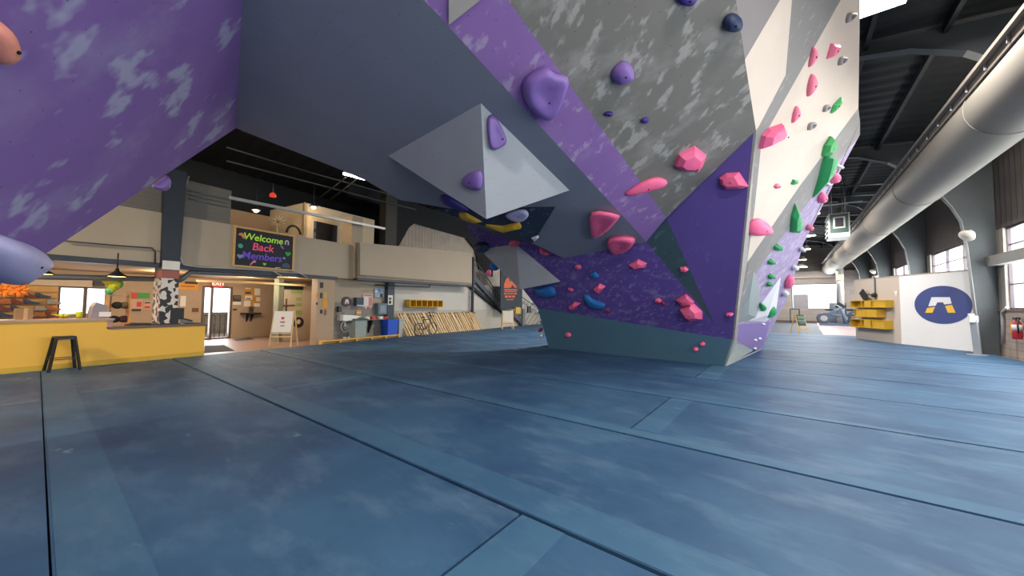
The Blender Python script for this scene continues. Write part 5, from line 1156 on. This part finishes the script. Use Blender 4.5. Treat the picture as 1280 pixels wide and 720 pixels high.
q = MB(); a = ony(1037, 390, 48); b_ = ony(1058, 379, 48); q.box(a.x, b_.x, 48, 48.6, 0, b_.z); q.box(a.x+.1, b_.x-.1, 47.97, 48, .3, b_.z-.15); tag(q.build('storage_cabinet', mat('cabinet_blue', '6a7484', .6)), 'grey-blue cabinet behind the exercise machines', 'cabinet')
t = thing('side_table', 'small dark table by the far wall under the window', 'table'); a = ony(987, 386, 50); b_ = ony(1000, 399, 50)
MB().box(a.x, b_.x, 49.5, 50.3, a.z-.08, a.z).build('table_top', black, t)
for xx in (a.x+.05, b_.x-.05):
    for y in (49.55, 50.25): MB().box(xx-.04, xx+.04, y-.04, y+.04, 0, a.z-.08).build('leg', black, t)
t = thing('junction_fixture', 'pale metal box fixed high on the far column', 'fixture'); a = ony(1046, 357, 45.5); b_ = ony(1054, 343, 45.5)
MB().box(a.x, b_.x, 45.0, 45.35, a.z+.5, b_.z).build('cabinet', mat('fixture_cream', 'd0c8b8', .5), t); MB().lathe([(.18, 0), (.22, .3), (.1, .4)], ((a.x+b_.x)/2, 45.15, a.z), Z, 12).build('lamp_shade', white_m, t)
q = MB(); q.tube([V((ony(1051, 380, 45.5).x, 45.7, -.1)), V((ony(1051, 380, 45.5).x, 45.7, 8.3))], .28, 14); struct('column_far', q, pale_steel)

# ------------------------------------------------------------------ light
wd = bpy.data.worlds.new('daylight'); SC.world = wd; wd.use_nodes = True
bg = wd.node_tree.nodes['Background']; bg.inputs[0].default_value = (.95, .97, 1, 1); bg.inputs[1].default_value = 2.5
def area(name, loc, size, sizey, energy, aim, color=(1, 1, 1)):
    L = bpy.data.lights.new(name, 'AREA'); L.shape = 'RECTANGLE'; L.size = size; L.size_y = sizey; L.energy = energy; L.color = color
    o = bpy.data.objects.new(name, L); COL.objects.link(o); o.location = loc
    o.rotation_euler = V(aim).to_track_quat('-Z', 'Y').to_euler(); return o
for a, b in zip(FRAMES[:-1], FRAMES[1:]):
    area('window_daylight', (XR+.45, (a+b)/2+.4, 3.1), 6.3, 2.9, {-11.5: 300, -3.3: 560, 4.9: 660, 13.1: 640}.get(a, 700), (-1, 0, -.08), (1, .985, .965))
area('far_window_daylight', ((fw0.x+fw1.x)/2, YF+.5, (fw0.z+fw1.z)/2), 3.4, 2.4, 500, (0, -1, 0), (1, 1, 1))
gc = fw((gu0+gu1)/2, VB-.5, 1.5); area('lobby_window_daylight', gc, 3.0, 2.0, 150, FV)
gc = fw((du0+du1)/2, VB-.5, 1.2); area('lobby_door_daylight', gc, 1.4, 2.2, 110, FV)
for u, v, e in [(7.0, -1.9, 60), (0, -3.5, 90), (3.5, -3.6, 90), (6.2, -3.6, 110), (-4, -3.5, 90)]:  # unseen point lights added to warm the lobby and brighten the partition
    L = bpy.data.lights.new('lobby_fill', 'POINT'); L.energy = e; L.color = (1, .84, .62); L.shadow_soft_size = .15
    o = bpy.data.objects.new('lobby_fill', L); COL.objects.link(o); o.location = fw(u, v, 2.4)
for x, y in [(4.9, 14.5), (2.4, 3), (1.6, -4), (-8, 7), (-7, 16), (-6, 23)]:  # unseen fill lights added under the roof to brighten booth, floor and facade
    L = bpy.data.lights.new('roof_fill', 'AREA'); L.shape = 'DISK'; L.size = .7; L.energy = 850 if x < 0 else 700 if y > 10 else 480; L.color = (1, .93, .84)
    o = bpy.data.objects.new('roof_fill', L); COL.objects.link(o); o.location = (x, y, 7.9 if x > 0 else 7.4)

L = bpy.data.lights.new('counter_fill', 'AREA'); L.shape = 'DISK'; L.size = .6; L.energy = 420; L.color = (1, .86, .66)  # unseen warm light added out of view to brighten the counter
o = bpy.data.objects.new('counter_fill', L); COL.objects.link(o); o.location = (-10.2, -5, 5.2); o.rotation_euler = V((-3, 6, -4.4)).to_track_quat('-Z', 'Y').to_euler()
def lamp(loc, size, energy):
    L = bpy.data.lights.new('lamp_light', 'AREA'); L.shape = 'DISK'; L.size = size; L.energy = energy; L.color = (1, .95, .88)
    o = bpy.data.objects.new('lamp_light', L); COL.objects.link(o); o.location = loc
pp = onz(1092, 0, 8.0); lamp((pp.x, pp.y, 8.03), 1.0, 700)
for i, (x, y) in enumerate([(1014.5, 268), (1012, 295), (1007, 312), (1003, 325), (1002, 334)]):
    p0 = onx(x, y, 1.35) if i else onz(x, y, 6.35); lamp(p0-V((0, 0, .02)), .6, 300)

# ------------------------------------------------------------------ put every thing's origin at its base
bpy.context.view_layer.update()
for o in list(SC.objects):
    if o.parent or o.type not in ('MESH', 'EMPTY'): continue
    kids = list(o.children_recursive)
    ms = [x for x in [o]+kids if x.type == 'MESH']
    pts = [v.co for x in ms for v in x.data.vertices]
    if not pts: continue
    if o.get('kind') == 'structure': continue
    lo = V([min(p[i] for p in pts) for i in range(3)]); hi = V([max(p[i] for p in pts) for i in range(3)])
    base = V(((lo.x+hi.x)/2, (lo.y+hi.y)/2, lo.z))
    for x in ms: x.data.transform(Matrix.Translation(-base))
    o.location = base
vs_ = SC.view_settings
vs_.view_transform = 'Standard'; vs_.look = 'None'; vs_.gamma = 1; vs_.use_curve_mapping = False; vs_.exposure = .12
SC.display_settings.display_device = 'sRGB'
SC.cycles.max_bounces = 8; SC.cycles.diffuse_bounces = 5; SC.cycles.transparent_max_bounces = 12
SC.cycles.sample_clamp_indirect = 6
